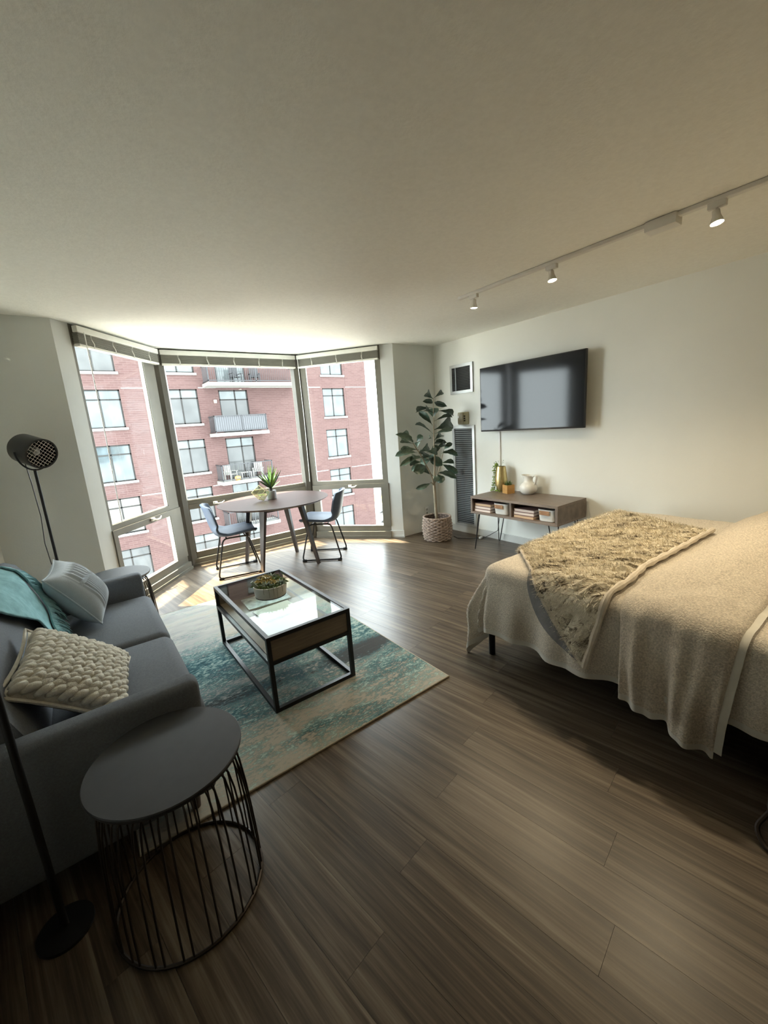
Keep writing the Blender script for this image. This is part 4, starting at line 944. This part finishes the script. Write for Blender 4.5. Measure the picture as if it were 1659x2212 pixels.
yb = Vector((0, 0, 0.125)); rr = random.Random(4)
cam_dir = (YP - Vector((0, 0, HC))).normalized()
for i, (tu, tv, dk) in enumerate(((440, 560, 1), (530, 560, 0), (490, 770, 1), (690, 620, 1), (780, 330, 0), (880, 320, 0), (770, 560, 1), (950, 430, 0), (940, 520, 1), (1050, 360, 0), (1130, 490, 0), (1245, 475, 1), (1190, 770, 0), (1010, 340, 0), (840, 360, 0), (1080, 640, 1), (620, 500, 0))):
    tip = on_y(520 + tu * 0.07233, 980 + tv * 0.07233, YP.y + rr.uniform(-0.09, 0.09)) - YP
    x = tip - yb; L = x.length; x.normalize(); side = x.cross(cam_dir).normalized(); side = Matrix.Rotation(rr.uniform(-0.7, 0.7), 3, x) @ side; n_ = x.cross(side)
    if n_.z < 0: n_ = -n_; side = -side
    inst(bl2 if dk else bl1, 'leaf', t, basis(x * L, side * 0.23, n_ * L, yb))
# faceted glass terrarium
TP = Vector((1.575, 4.455, ZT))
t = thing('glass_terrarium', 'small faceted brass and glass terrarium beside the potted yucca', 'terrarium', TP)
s_ = 0.058; RM = Matrix.Rotation(0.5, 3, 'Z') @ Matrix.Rotation(math.radians(38), 3, 'X') @ Matrix.Rotation(math.radians(22), 3, 'Y')
pv = [RM @ Vector((x * s_ * (0.85 if z > 0 else 1), y * s_ * (0.85 if z > 0 else 1), z * s_)) for z in (-1, 1) for y in (-1, 1) for x in (-1, 1)]
zmin = min(p.z for p in pv); pv = [p - Vector((0, 0, zmin - 0.003)) for p in pv]
for fc in ((0, 2, 3, 1), (4, 5, 7, 6), (0, 1, 5, 4), (2, 6, 7, 3), (0, 4, 6, 2), (1, 3, 7, 5)): MB().add([pv[i] for i in fc], [(0, 1, 2, 3)]).build('pane', 'terrarium_glass', t)
m = MB()
for a, b in ((0, 1), (1, 3), (3, 2), (2, 0), (4, 5), (5, 7), (7, 6), (6, 4), (0, 4), (1, 5), (2, 6), (3, 7)): m.tube([pv[a], pv[b]], 0.0028, 6)
m.build('brass_edges', 'brass', t, True)
m = MB(); low = sum(sorted(pv, key=lambda p: p.z)[:4], Vector()) / 4
for k in range(14): rosette(m, low + Vector((rr.uniform(-0.02, 0.02), rr.uniform(-0.02, 0.02), 0.012)), 0.022, 5, 1, 30, 0.3, rr)
m.build('moss', 'moss_green', t)

# ------------------------------------------------------------------ fiddle-leaf fig in woven basket
FP = Vector((3.535, 3.715, 0.0)); FH = 0.30
fig = thing('fig_tree', 'tall fiddle-leaf fig in a round woven basket in the corner', 'plant', FP)
brad = lambda z: 0.160 + 0.026 * math.sin(PI * min(1, max(0, (z + 0.03) / 0.36)))
bk = MB(); bk.lathe([(0, 0.004)] + [(brad(z) - 0.010, z) for z in [0.004 + 0.29 * k / 10 for k in range(11)]] + [(brad(0.29) - 0.016, 0.29), (brad(0.2) - 0.018, 0.22), (0, 0.22)], 40)
basket = bk.build('basket', 'wicker_dark', fig, True)
wv = MB()
for j in range(15):
    z = 0.011 + j * 0.0190; r0 = brad(z) - 0.004; ph = 0 if j % 2 else PI
    wv.tube([((r0 + 0.0075 * math.cos(13 * a + ph)) * math.cos(a), (r0 + 0.0075 * math.cos(13 * a + ph)) * math.sin(a), z) for a in [2 * PI * k / 104 for k in range(104)]], 0.0082, 6, True)
for k in range(26):
    a = 2 * PI * (k + 0.5) / 26; wv.tube([((brad(z) - 0.004) * math.cos(a), (brad(z) - 0.004) * math.sin(a), z) for z in (0.005, 0.1, 0.2, 0.285)], 0.006, 5)
tag(wv.build('weave', 'wicker', basket, True), kind='stuff')
m = MB()
for ph in (0, PI): m.tube([((brad(0.29) + 0.005 * math.cos(20 * a + ph)) * math.cos(a), (brad(0.29) + 0.005 * math.cos(20 * a + ph)) * math.sin(a), 0.293 + 0.005 * math.sin(20 * a + ph)) for a in [2 * PI * k / 120 for k in range(120)]], 0.008, 6, True)
m.build('rim', 'wicker', basket, True)
MB().lathe([(0, 0.225), (0.145, 0.222), (0.145, 0.21), (0, 0.21)], 32).build('soil', 'soil', fig, True)
fx = lambda u, v, dy=0.0: on_y(840 + u * 0.16276, 830 + v * 0.16276, FP.y + dy) - FP
tr = [Vector((0.0, 0.0, 0.22))] + [fx(u, v) for u, v in ((626, 1700), (618, 1560), (606, 1400), (600, 1330), (604, 1200), (608, 1000), (600, 860), (596, 640), (592, 450), (590, 300), (590, 180))]
MB().tube(tr, [0.021, 0.020, 0.019, 0.018, 0.017, 0.012, 0.010, 0.008, 0.007, 0.006, 0.005, 0.003], 12).build('trunk', 'fig_trunk', fig, True)
for pts in ([(600, 1330, 0), (560, 1200, -0.04), (480, 1050, -0.08), (420, 930, -0.10), (360, 850, -0.10), (320, 780, -0.10)], [(604, 1320, 0), (640, 1230, 0.03), (680, 1080, 0.05), (710, 940, 0.06), (730, 870, 0.06)], [(600, 1340, 0), (575, 1310, -0.03), (555, 1305, -0.05)]):
    MB().tube([fx(*p) for p in pts], [0.010 - 0.006 * k / (len(pts) - 1) for k in range(len(pts))], 8).build('branch', 'fig_trunk', fig, True)
def fig_leaf_mesh(mat):
    m = MB()
    def fn(u, v):
        a = 2 * u - 1
        if v < 0.1: w = 0.03
        elif v < 0.68: q = (v - 0.1) / 0.58; w = 0.03 + 0.47 * (q * q * (3 - 2 * q)) ** 0.62
        else: w = 0.5 * math.sqrt(max(0.0, 1 - ((v - 0.68) / 0.32) ** 2.4))
        w *= 1 - 0.12 * math.exp(-((v - 0.36) / 0.1) ** 2)
        return (v, a * w * (1 + 0.03 * math.sin(v * 30)), 0.16 * math.sin(v * PI * 0.9) - 0.18 * v * v + abs(a) ** 1.3 * w * 0.32 + 0.02 * math.sin(v * 24 + a * 3) * abs(a))
    m.grid(fn, 8, 14); return m.mesh('leaf', mat, 'all')
fl1, fl2 = fig_leaf_mesh('fig_leaf'), fig_leaf_mesh('fig_leaf_pale')
LEAVES = ((590, 200, 500, 100, 90, 0), (600, 180, 715, 95, 60, 0), (585, 250, 470, 225, 55, 0), (600, 240, 750, 285, 65, 0), (580, 310, 355, 355, 65, 0), (590, 380, 475, 330, 75, 0), (590, 450, 605, 315, 140, 0), (640, 350, 865, 395, 75, 0), (600, 490, 845, 425, 55, 0), (580, 545, 408, 368, 75, 0), (600, 605, 838, 490, 150, 0), (610, 655, 838, 590, 65, 1), (590, 660, 350, 520, 32, 0), (600, 745, 705, 660, 85, 0), (575, 720, 542, 700, 45, 0),
    (330, 790, 125, 665, 65, 1), (310, 770, 200, 625, 75, 1), (320, 790, 155, 735, 65, 1), (370, 770, 445, 685, 80, 0), (380, 850, 385, 765, 65, 1), (400, 870, 148, 885, 75, 1), (380, 910, 100, 940, 75, 1), (400, 900, 528, 815, 90, 0), (440, 950, 168, 1070, 65, 1), (470, 980, 300, 965, 65, 1), (450, 1030, 275, 1060, 65, 0), (470, 1060, 305, 1140, 65, 1), (490, 1080, 345, 1155, 110, 0), (500, 900, 645, 890, 90, 0), (600, 860, 765, 790, 90, 0), (730, 870, 835, 785, 65, 0), (700, 900, 905, 935, 75, 0), (690, 920, 865, 880, 55, 0), (520, 980, 695, 1065, 115, 0), (600, 960, 440, 930, 85, 0), (700, 1060, 905, 1175, 80, 0), (690, 1050, 865, 1030, 65, 0), (640, 1180, 882, 1235, 80, 0), (640, 1190, 710, 1300, 105, 0), (600, 1205, 640, 1285, 85, 1), (595, 1225, 465, 1070, 95, 0), (560, 1310, 372, 1385, 60, 1), (560, 870, 665, 850, 85, 0), (600, 800, 745, 765, 65, 0), (480, 940, 415, 870, 65, 0), (560, 1000, 420, 1040, 90, 1), (620, 920, 560, 1010, 95, 0))
rr = random.Random(21)
for bu, bv_, tu, tv, w, pale in LEAVES:
    left = bu < 520; d0 = -0.10 if left else (0.05 if bu > 660 else 0.0)
    b = fx(bu, bv_, d0); dt = d0 + rr.uniform(-0.10, 0.08); tip = fx(tu, tv, dt)
    while FP.x + tip.x > 3.90: dt -= 0.02; tip = fx(tu, tv, dt)
    x = tip - b; L = max(0.05, x.length); x.normalize()
    cd = (FP + b - Vector((0, 0, HC))).normalized(); sd = x.cross(cd).normalized(); sd = Matrix.Rotation(rr.uniform(-0.6, 0.6), 3, x) @ sd; n_ = x.cross(sd)
    if n_.z < 0: n_ = -n_; sd = -sd
    inst(fl2 if pale else fl1, 'leaf', fig, basis(x * L * 1.03, sd * w * 0.00105, n_ * L * 0.8, b))

# ------------------------------------------------------------------ television console
K0, K1, KY0, KY1, KZ0, KZ1, kt = 3.452, 3.968, 2.026, 3.072, 0.438, 0.632, 0.024
KC = Vector(((K0 + K1) / 2, (KY0 + KY1) / 2, 0))
con = thing('media_console', 'grey-brown wooden media console on black hairpin legs below the television', 'console', KC)
def kp(n, mat, p, q): return MB().b2(Vector(p) - KC, Vector(q) - KC).build(n, mat, con)
kp('top_panel', 'console_wood', (K0, KY0, KZ1 - kt), (K1, KY1, KZ1)); kp('bottom_panel', 'console_wood', (K0, KY0, KZ0), (K1, KY1, KZ0 + kt))
for a, b in ((KY0, KY0 + kt), (KY1 - kt, KY1)): kp('side_panel', 'console_side', (K0, a, KZ0 + kt), (K1, b, KZ1 - kt))
kp('divider', 'console_side', (K0 + 0.004, 2.536, KZ0 + kt), (K1 - 0.02, 2.556, KZ1 - kt)); kp('back_panel', 'console_side', (K1 - 0.015, KY0 + kt, KZ0 + kt), (K1, KY1 - kt, KZ1 - kt))
for sx_, sy_ in ((-1, 1), (1, 1), (-1, -1), (1, -1)):
    c = Vector((sx_ * 0.20, sy_ * 0.45, KZ0)); foot = c + Vector((sx_ * 0.02, sy_ * 0.055, -KZ0 + 0.007)); sv = Vector((sy_, sx_, 0)).normalized() * (1 if True else 1); sv = Vector((sx_ * 1.0, -sy_ * 1.0, 0)).normalized()
    m = MB(); m.tube(rounded([c + sv * 0.045, foot + sv * 0.006 + Vector((0, 0, 0.004)), foot - sv * 0.006 + Vector((0, 0, 0.004)), c - sv * 0.045], 0.012, 4, False), 0.0055, 8)
    m.rbox(c + Vector((0, 0, -0.002)), (0.10, 0.10, 0.003), 0.001, 1); m.build('hairpin_leg', 'black_metal', con, True)
def book(label, x, y, z, w, l, h, kraft, grp):
    t = thing('book', label, 'book', (x, y, z), random.uniform(-0.02, 0.02), grp)
    MB().b2((0.004, -l / 2 + 0.004, 0.003), (w - 0.002, l / 2 - 0.004, h - 0.003)).build('pages', 'book_kraft' if kraft else 'book_pages', t)
    m = MB(); m.b2((0, -l / 2, 0), (w, l / 2, 0.003)); m.b2((0, -l / 2, h - 0.003), (w, l / 2, h)); m.b2((w - 0.003, -l / 2, 0.003), (w, l / 2, h - 0.003)); m.build('cover', 'book_cover', t)
zf = KZ0 + kt + 0.0005; bh = 0.031
for k, lab in enumerate(('bottom book of the left console stack, pale page edges', 'middle book of the left console stack, pale page edges', 'tan top book of the left console stack')):
    book(lab, 3.475 + 0.004 * k, 2.930, zf + k * bh, 0.20, 0.225, bh - 0.0008, k == 2, 'books in the left console shelf')
for k, lab in enumerate(('tan bottom book of the right console stack', 'middle book of the right console stack, pale page edges', 'pale top book of the right console stack')):
    book(lab, 3.475 + 0.004 * k, 2.408, zf + k * bh, 0.20, 0.235, bh - 0.0008, k == 0, 'books in the right console shelf')
def basketlet(label, y):
    t = thing('storage_bin', label, 'bin', (3.56, y, zf), 0, 'white felt bins in the console')
    def ring(w, d, r, z, n=8):
        out = []
        for cx_, cy_, a0 in ((1, 1, 0), (-1, 1, 1), (-1, -1, 2), (1, -1, 3)):
            for k in range(n + 1):
                a = (a0 + k / n) * PI / 2; out.append(Vector((cx_ * (w - r) + r * math.cos(a), cy_ * (d - r) + r * math.sin(a), z)))
        return out
    rings = [ring(0.072, 0.078, 0.04, 0.0), ring(0.078, 0.085, 0.042, 0.006), ring(0.088, 0.097, 0.045, 0.118), ring(0.083, 0.092, 0.042, 0.118), ring(0.074, 0.082, 0.04, 0.012)]
    m = MB(); n = len(rings[0])
    for r_ in rings: m.v += r_
    for j in range(len(rings) - 1):
        for i in range(n): m.f.append([j * n + i, j * n + (i + 1) % n, (j + 1) * n + (i + 1) % n, (j + 1) * n + i])
    m.f += [list(range(n)), list(range(4 * n, 5 * n))]
    m.build('felt_body', 'felt_white', t, True)
    lt = MB().rbox((-0.0885, 0.01, 0.095), (0.004, 0.105, 0.042), 0.0015, 1, Matrix.Rotation(math.radians(-5), 4, 'Y')).build('leather_tab', 'tan_leather', t)
    for yy in (-0.03, 0.05): MB().lathe([(0, 0.003), (0.004, 0.002), (0.005, 0), (0, 0)], 12, (0, 0, 0), Matrix.Translation((-0.0985, yy, 0.088)) @ Matrix.Rotation(-PI / 2, 4, 'Y')).build('rivet', 'brass', lt, True)
basketlet('white felt bin with leather tab beside the left stack of books', 2.688); basketlet('white felt bin with leather tab at the right end of the console', 2.160)
# vase with trailing greenery
VP = Vector((3.885, 2.985, KZ1))
t = thing('gold_vase', 'tall gold vase with trailing green plant on the console', 'vase', VP)
MB().lathe([(0, 0.002), (0.036, 0.0), (0.044, 0.006), (0.066, 0.075), (0.072, 0.12), (0.070, 0.155), (0.054, 0.27), (0.050, 0.288), (0.047, 0.288), (0.050, 0.26), (0.062, 0.15), (0, 0.02)], 40).build('body', 'gold_metal', t, True)
m = MB(); rr = random.Random(8)
def stem_beads(pts, n, m, size):
    for k in range(n):
        q = k / (n - 1) * (len(pts) - 1); i = min(int(q), len(pts) - 2); p = Vector(pts[i]).lerp(Vector(pts[i + 1]), q - i)
        c = p + Vector((rr.uniform(-1, 1), rr.uniform(-1, 1), rr.uniform(-1, 1))) * 0.010; a, b = rr.uniform(0, 6.28), rr.uniform(-0.6, 0.9); L = size * rr.uniform(0.7, 1.2)
        d = Vector((math.cos(a) * math.cos(b), math.sin(a) * math.cos(b), math.sin(b))); s2 = d.orthogonal().normalized() * L * 0.4; u2 = d.cross(s2) * 0.6
        m.add([c, c + d * L * 0.5 + s2, c + d * L, c + d * L * 0.5 - s2, c + d * L * 0.5 + u2, c + d * L * 0.5 - u2], [(0, 1, 4), (1, 2, 4), (2, 3, 4), (3, 0, 4), (1, 0, 5), (2, 1, 5), (3, 2, 5), (0, 3, 5)])
for k in range(4):
    m = MB(); o_ = 0.012 * k; pts = [(-0.02, 0.02, 0.27), (-0.03 + o_ * .5, 0.045, 0.315), (-0.035 + o_, 0.066, 0.285), (-0.035 + o_, 0.074, 0.2), (-0.035 + o_, 0.086, 0.1), (-0.04 + o_, 0.092, 0.02), (-0.075 + 0.3 * o_, 0.07 - 3 * o_, 0.008)]
    stem_beads(pts, 80, m, 0.019)
    for v in m.v: v.z = max(v.z, 0.002)
    m.build('trailing_vine', 'moss_green', t)
m = MB()
for k in range(9):
    a = rr.uniform(0, 6.28); e = Vector((0.05 * math.cos(a), 0.03 + 0.06 * math.sin(a), 0.31 + rr.uniform(0.01, 0.05))); m.tube([(0, 0.02, 0.27), e], 0.0008, 4); m.tube([e, e + Vector((0, 0, 0.006))], 0.003, 5)
m.build('sprigs', 'grass_green', t)
# small wooden cube planter
CP = Vector((3.815, 2.832, KZ1)); ca = math.radians(-20.6)
t = thing('cube_planter', 'small orange wooden cube planter with grass in front of the gold vase', 'planter', CP, ca)
m = MB(); s_ = 0.047
for p, q in (((-s_, -s_, 0), (s_, s_, 0.006)), ((-s_, -s_, 0.006), (-s_ + 0.008, s_, 0.094)), ((s_ - 0.008, -s_, 0.006), (s_, s_, 0.094)), ((-s_ + 0.008, -s_, 0.006), (s_ - 0.008, -s_ + 0.008, 0.094)), ((-s_ + 0.008, s_ - 0.008, 0.006), (s_ - 0.008, s_, 0.094))): m.b2(p, q)
m.build('box', 'wood_cube', t); MB().b2((-s_ + 0.008, -s_ + 0.008, 0.07), (s_ - 0.008, s_ - 0.008, 0.084)).build('soil', 'soil', t)
m = MB()
for k in range(90):
    a = rr.uniform(0, 6.28); b = Vector((rr.uniform(-0.03, 0.03), rr.uniform(-0.03, 0.03), 0.084)); L = rr.uniform(0.035, 0.075); o_ = rr.uniform(0.2, 0.9)
    d = Vector((math.cos(a) * o_, math.sin(a) * o_, 1)).normalized(); s2 = Vector((-math.sin(a), math.cos(a), 0)) * 0.002
    m.add([b - s2, b + s2, b + d * L * 0.6 + s2, b + d * L * 0.6 - s2, b + d * L + Vector((0, 0, -0.25 * L * o_))], [(0, 1, 2, 3), (3, 2, 4)])
tag(m.build('grass', 'grass_green', t), kind='stuff')
# white jug
JP = Vector((3.872, 2.618, KZ1))
t = thing('white_jug', 'round-bellied white ceramic jug with handle on the console', 'jug', JP)
m = MB(); m.lathe([(0, 0.003), (0.050, 0.0), (0.060, 0.003), (0.085, 0.030), (0.095, 0.062), (0.090, 0.092), (0.070, 0.118), (0.052, 0.132), (0.046, 0.148), (0.050, 0.178), (0.060, 0.205), (0.056, 0.205), (0.043, 0.17), (0.040, 0.148), (0, 0.05)], 48)
for v in m.v:
    if v.z > 0.17: v.y += 0.45 * (v.z - 0.17) * (1 if v.y > 0 else 0.2); v.z += 0.10 * v.y * (v.z - 0.17) / 0.035
m.build('body', 'ceramic_white', t, True)
pth = [(0, -0.050, 0.19), (0, -0.075, 0.206), (0, -0.098, 0.204), (0, -0.102, 0.188), (0, -0.092, 0.150), (0, -0.080, 0.108)]
m = MB(); m.tube(rounded(pth, 0.02, 4, False), 0.008, 8)
for v in m.v: v.x *= 1.9
m.build('handle', 'ceramic_white', t, True)
# power cord on the floor behind the console
t = thing('power_cord', 'black power cord with white plug lying on the floor behind the console legs', 'cord', (3.80, 3.30, 0))
MB().tube([(-0.06, 0.33, 0.005), (-0.10, 0.22, 0.005), (-0.02, 0.10, 0.005), (0.06, 0.02, 0.006), (0.10, -0.05, 0.02), (0.125, -0.10, 0.05), (0.16, -0.20, 0.12), (0.175, -0.22, 0.30), (0.178, -0.22, 0.42)], 0.0038, 7).build('cable', 'black_satin', t, True)
MB().rbox((0.075, -0.005, 0.014), (0.05, 0.035, 0.026), 0.006, 2).build('plug', 'plastic_white', t, True)

# ------------------------------------------------------------------ bed
X0, X1, Y0, Y1, ZB, RB = 1.868, 3.80, -0.62, 1.600, 0.602, 0.075
BO = Vector((2.83, 0.5, 0))
bed = thing('bed', 'low black metal platform bed frame with mattress in front of the right wall', 'bed', BO)
def bp_(n, mat, mb, sm=True): return mb.build(n, mat, bed, sm, off=BO)
for x, y in ((1.905, 1.548), (3.75, 1.548), (1.925, -0.55), (3.75, -0.55)):
    bp_('leg', 'black_metal', MB().lathe([(0, 0), (0.020, 0), (0.0205, 0.002), (0.0205, 0.30), (0, 0.30)], 16, (x, y, 0)))
for p, q in (((1.905, -0.56, 0.255), (1.94, 1.56, 0.30)), ((3.72, -0.56, 0.255), (3.755, 1.56, 0.30)), ((1.94, 1.525, 0.255), (3.72, 1.56, 0.30)), ((1.94, -0.56, 0.255), (3.72, -0.525, 0.30))): bp_('side_rail', 'black_metal', MB().b2(p, q), False)
bp_('slat_deck', 'black_metal', MB().b2((1.94, -0.52, 0.285), (3.72, 1.52, 0.30)), False)
bp_('mattress', 'white_cotton', MB().rbox((2.835, 0.49, 0.437), (1.80, 2.10, 0.27), 0.05, 4))

def drape(s, t, off=0.0, rip=1.0):
    """a point of a cloth spread over the mattress: flat cloth coordinates (s, t) -> where it hangs"""
    qx = min(max(s, X0 + RB), X1 - RB); qy = min(max(t, Y0 + RB), Y1 - RB); dx, dy = s - qx, t - qy; d = math.hypot(dx, dy)
    sag = 0.006 * fbm(s * 3.0, t * 3.0) + 0.003 * fbm(s * 9, t * 9)
    if d < 1e-6: return Vector((s, t, ZB + off + sag)), Vector((0, 0, 1))
    ux, uy = dx / d, dy / d; R = RB + off
    if d < RB * PI / 2:
        a = d / RB; return Vector((qx + ux * R * math.sin(a), qy + uy * R * math.sin(a), ZB - RB + R * math.cos(a) + sag * math.cos(a))), Vector((ux * math.sin(a), uy * math.sin(a), math.cos(a)))
    h = d - RB * PI / 2; arc = t * abs(ux) + s * abs(uy)
    fold = rip * (0.026 * math.sin(arc * 13 + 1.3) + 0.016 * math.sin(arc * 29 + 0.4) + 0.02 * fbm(arc * 4, 2.0)) * min(1.0, h / 0.25)
    corner = abs(ux * uy) * 2
    fold += corner * 0.055 * math.sin(math.atan2(uy, ux) * 11) * min(1, h / 0.2)
    out = R + 0.10 * h * (1 - 0.3 * corner) + fold + 0.018 * math.sin(PI * min(1, h / 0.34))
    return Vector((qx + ux * out, qy + uy * out, ZB - RB - h)), Vector((ux, uy, 0.1))
CVO = Vector((2.83, 0.5, 0.2))
cover = thing('bed_cover', 'beige linen bed cover hanging over the sides of the bed', 'bed cover', CVO)
def hang(t):                                         # how far the cover reaches down the visible side
    k = min(1, max(0, (t - 0.40) / 0.35)); return 0.372 + 0.06 * k + 0.008 * math.sin(t * 7)
def cov(u, v, ext=0.0, off=0.0):
    t = Y0 + 0.0 + (Y1 - RB + 0.43 + ext - Y0) * v; s0 = X0 + RB - hang(t) - ext; s1 = X1 - RB + 0.30
    s = s0 + (s1 - s0) * u ** 1.15; return drape(s, t, off)[0]
m = MB(); m.grid(lambda u, v: cov(u, v), 150, 150); o = m.build('cloth', 'linen_beige', cover, 'all', off=CVO)
m = MB()
def hem(u, v):
    if u < 0.5: q = u * 2; e = 0.0; t = Y0 + (Y1 - RB + 0.43 - Y0) * q; s = X0 + RB - hang(t); return drape(s - 0.030 * v + 0.004, t + (0.03 * v if q > 0.999 else 0), 0.0025)[0]
    q = (u - 0.5) * 2; t = Y1 - RB + 0.43; s0 = X0 + RB - hang(t); s = s0 + (X1 - RB + 0.30 - s0) * q; return drape(s - (0.03 * v if q < 0.001 else 0), t + 0.030 * v - 0.004, 0.0025)[0]
m.grid(hem, 240, 3); m.build('white_lining', 'white_cotton', cover, 'all', off=CVO)

# folded linen duvet across the bed
DVO = Vector((2.6, 0.55, 0.2))
duv = thing('folded_duvet', 'light linen duvet folded across the bed, one corner hanging to a point', 'duvet', DVO)
def dv_st(u, v):
    s0 = 1.50 - 0.09 * v ** 1.2; s = s0 + (3.86 - s0) * u
    ss = min(1, max(0, (s - 1.45) / 0.5))
    tl = 0.735 + 0.055 * ss - 0.02 * math.sin(s * 5) * ss - 0.02 * max(0, s - 2.9); tr = 0.385 - 0.035 * ss - 0.06 * max(0, s - 2.4)
    t = tl + (tr - tl) * v; return s, t
def dv(u, v, off=0.0):
    s, t = dv_st(u, v); e = (math.sin(PI * min(1, max(0.0, v)))) ** 0.45
    mound = 0.115 * min(1, max(0, (s - 2.05) / 1.0)) * math.sin(PI * min(1, 0.06 + 0.62 * v)) ** 0.8
    hangk = min(1, max(0, (1.90 - s) / 0.3)); fold = hangk * (0.026 * math.sin(v * 9.5 + 0.6) + 0.020 * math.sin(v * 17 + s * 6) + 0.012 * math.sin(v * 31 + 2)) + 0.008 * fbm(s * 4 + 3, t * 5)
    p, n = drape(s, t, 0.014, 0.25); return p + n * (0.034 * e + mound * e + fold + off + 0.004 * fbm(s * 6, t * 6))
m = MB(); m.grid(lambda u, v: dv(u, v), 130, 60); m.build('cloth', 'linen_light', duv, 'all', off=DVO)
m = MB(); m.grid(lambda u, v: dv(u, v, -0.012) if v < 0.99 else dv(u, 1, -0.012), 100, 30)
m.build('underside', 'white_cotton', duv, 'all', off=DVO)
m = MB(); m.grid(lambda u, v: dv(0.0, u) + Vector((0.002, 0, -0.030 * v - 0.008 * math.sin(u * 7) * v)), 60, 3); m.build('white_lining', 'white_cotton', duv, 'all', off=DVO)
m = MB(); m.grid(lambda u, v: dv(u * 0.42, 1.0) + Vector((0.0, -0.026 * v, -0.004 * v - 0.01 * v * math.sin(u * 9))), 60, 3); m.build('white_lining', 'white_cotton', duv, 'all', off=DVO)

# fur throw laid cornerwise over the foot of the bed
FO = Vector((2.6, 1.2, 0.25))
fur = thing('fur_throw', 'shaggy cream and grey faux-fur throw laid cornerwise over the bed', 'throw', FO)
C00, C10, C11, C01 = Vector((1.535, 0.905)), Vector((3.34, 0.84)), Vector((3.70, 1.66)), Vector((2.33, 1.665))
def fst(u, v):
    p = C00 * (1 - u) * (1 - v) + C10 * u * (1 - v) + C11 * u * v + C01 * (1 - u) * v
    if v < 0.5: p = p + Vector((0, -0.045)) * math.sin(PI * min(1, u * 2.2)) * (1 - 2 * v) * (1 if u < 0.4545 else 0)
    return p
def ridge(s, t):
    w = fbm(s * 2.6, t * 2.6, 3.0); a = (s + t) * 0.70
    return 0.011 * math.sin(a * 105 + 8 * w) * (0.5 + 0.5 * math.sin((s - t) * 14 + 5 * w)) + 0.010 * fbm(s * 10, t * 10, 1.0)
def fpt(u, v, off=0.0):
    p = fst(u, v); q, n = drape(p.x, p.y, 0.016, 0.2); edge = min(1, 14 * min(u, v, 1 - u, 1 - v) + 0.12)
    return q + n * ((0.020 + ridge(p.x, p.y)) * edge + off), n
m = MB(); m.grid(lambda u, v: fpt(u, v)[0], 240, 170); m.build('fur_cloth', 'fur', fur, 'all', off=FO)
m = MB(); rr = random.Random(17)
for k in range(26000):
    u, v = rr.random(), rr.random(); p, n = fpt(u, v, -0.002)
    q = fpt(min(1, u + 0.004), v)[0] - p; a = rr.gauss(2.6, 0.8) ; tdir = (Matrix.Rotation(a, 3, n) @ q.normalized()); L = rr.uniform(0.016, 0.036)
    d = (tdir * 0.9 + n * rr.uniform(0.15, 0.75)).normalized(); s2 = d.cross(n).normalized() * 0.0016
    m.add([p - s2, p + s2, p + d * L * 0.6 + s2 * 0.8, p + d * L * 0.6 - s2 * 0.8, p + d * L + tdir * L * 0.25 - n * L * 0.12], [(0, 1, 2, 3), (3, 2, 4)])
me_o = tag(m.build('fur_pile', 'fur', fur, off=FO), kind='stuff')
for pts, er in (([fpt(k / 60, 0.0)[0] for k in range(61)], 0.016), ([fpt(0.0, k / 50)[0] for k in range(51)], 0.008)):
    m = MB(); m.tube([p + Vector((0, 0, 0.6 * er)) for p in pts], [er + 0.003 * math.sin(k * 1.3) for k in range(len(pts))], 8); m.build('rolled_edge', 'fur_edge', fur, True, off=FO)
m = MB(); m.grid(lambda u, v: drape(*(fst(0.0, 0.04 + 0.46 * u) + Vector((-0.045 * v * math.sin(PI * u), 0.05 * v * math.sin(PI * u)))), 0.030, 0.2)[0], 40, 6); m.build('plush_underside', 'grey_plush', fur, 'all', off=FO)

# bag at the right edge of the frame, on the floor beside the bed
GB = Vector((1.76, 0.13, 0))
t = thing('black_bag', 'black bag with looped strap on the floor at the right edge', 'bag', GB)
m = MB(); m.rbox((0.04, -0.03, 0.085), (0.20, 0.22, 0.165), 0.05, 4)
for v in m.v: v.x += 0.02 * fbm(v.y * 9, v.z * 9); v.y += 0.02 * fbm(v.x * 9, v.z * 9)
m.build('body', 'black_satin', t, True)
MB().tube(rounded([(-0.05, 0.05, 0.10), (-0.115, 0.085, 0.03), (-0.150, 0.055, 0.008), (-0.175, 0.015, 0.008), (-0.15, -0.06, 0.008), (-0.05, -0.10, 0.06)], 0.03, 4, False), 0.008, 8).build('strap', 'brown_wire', t, True)
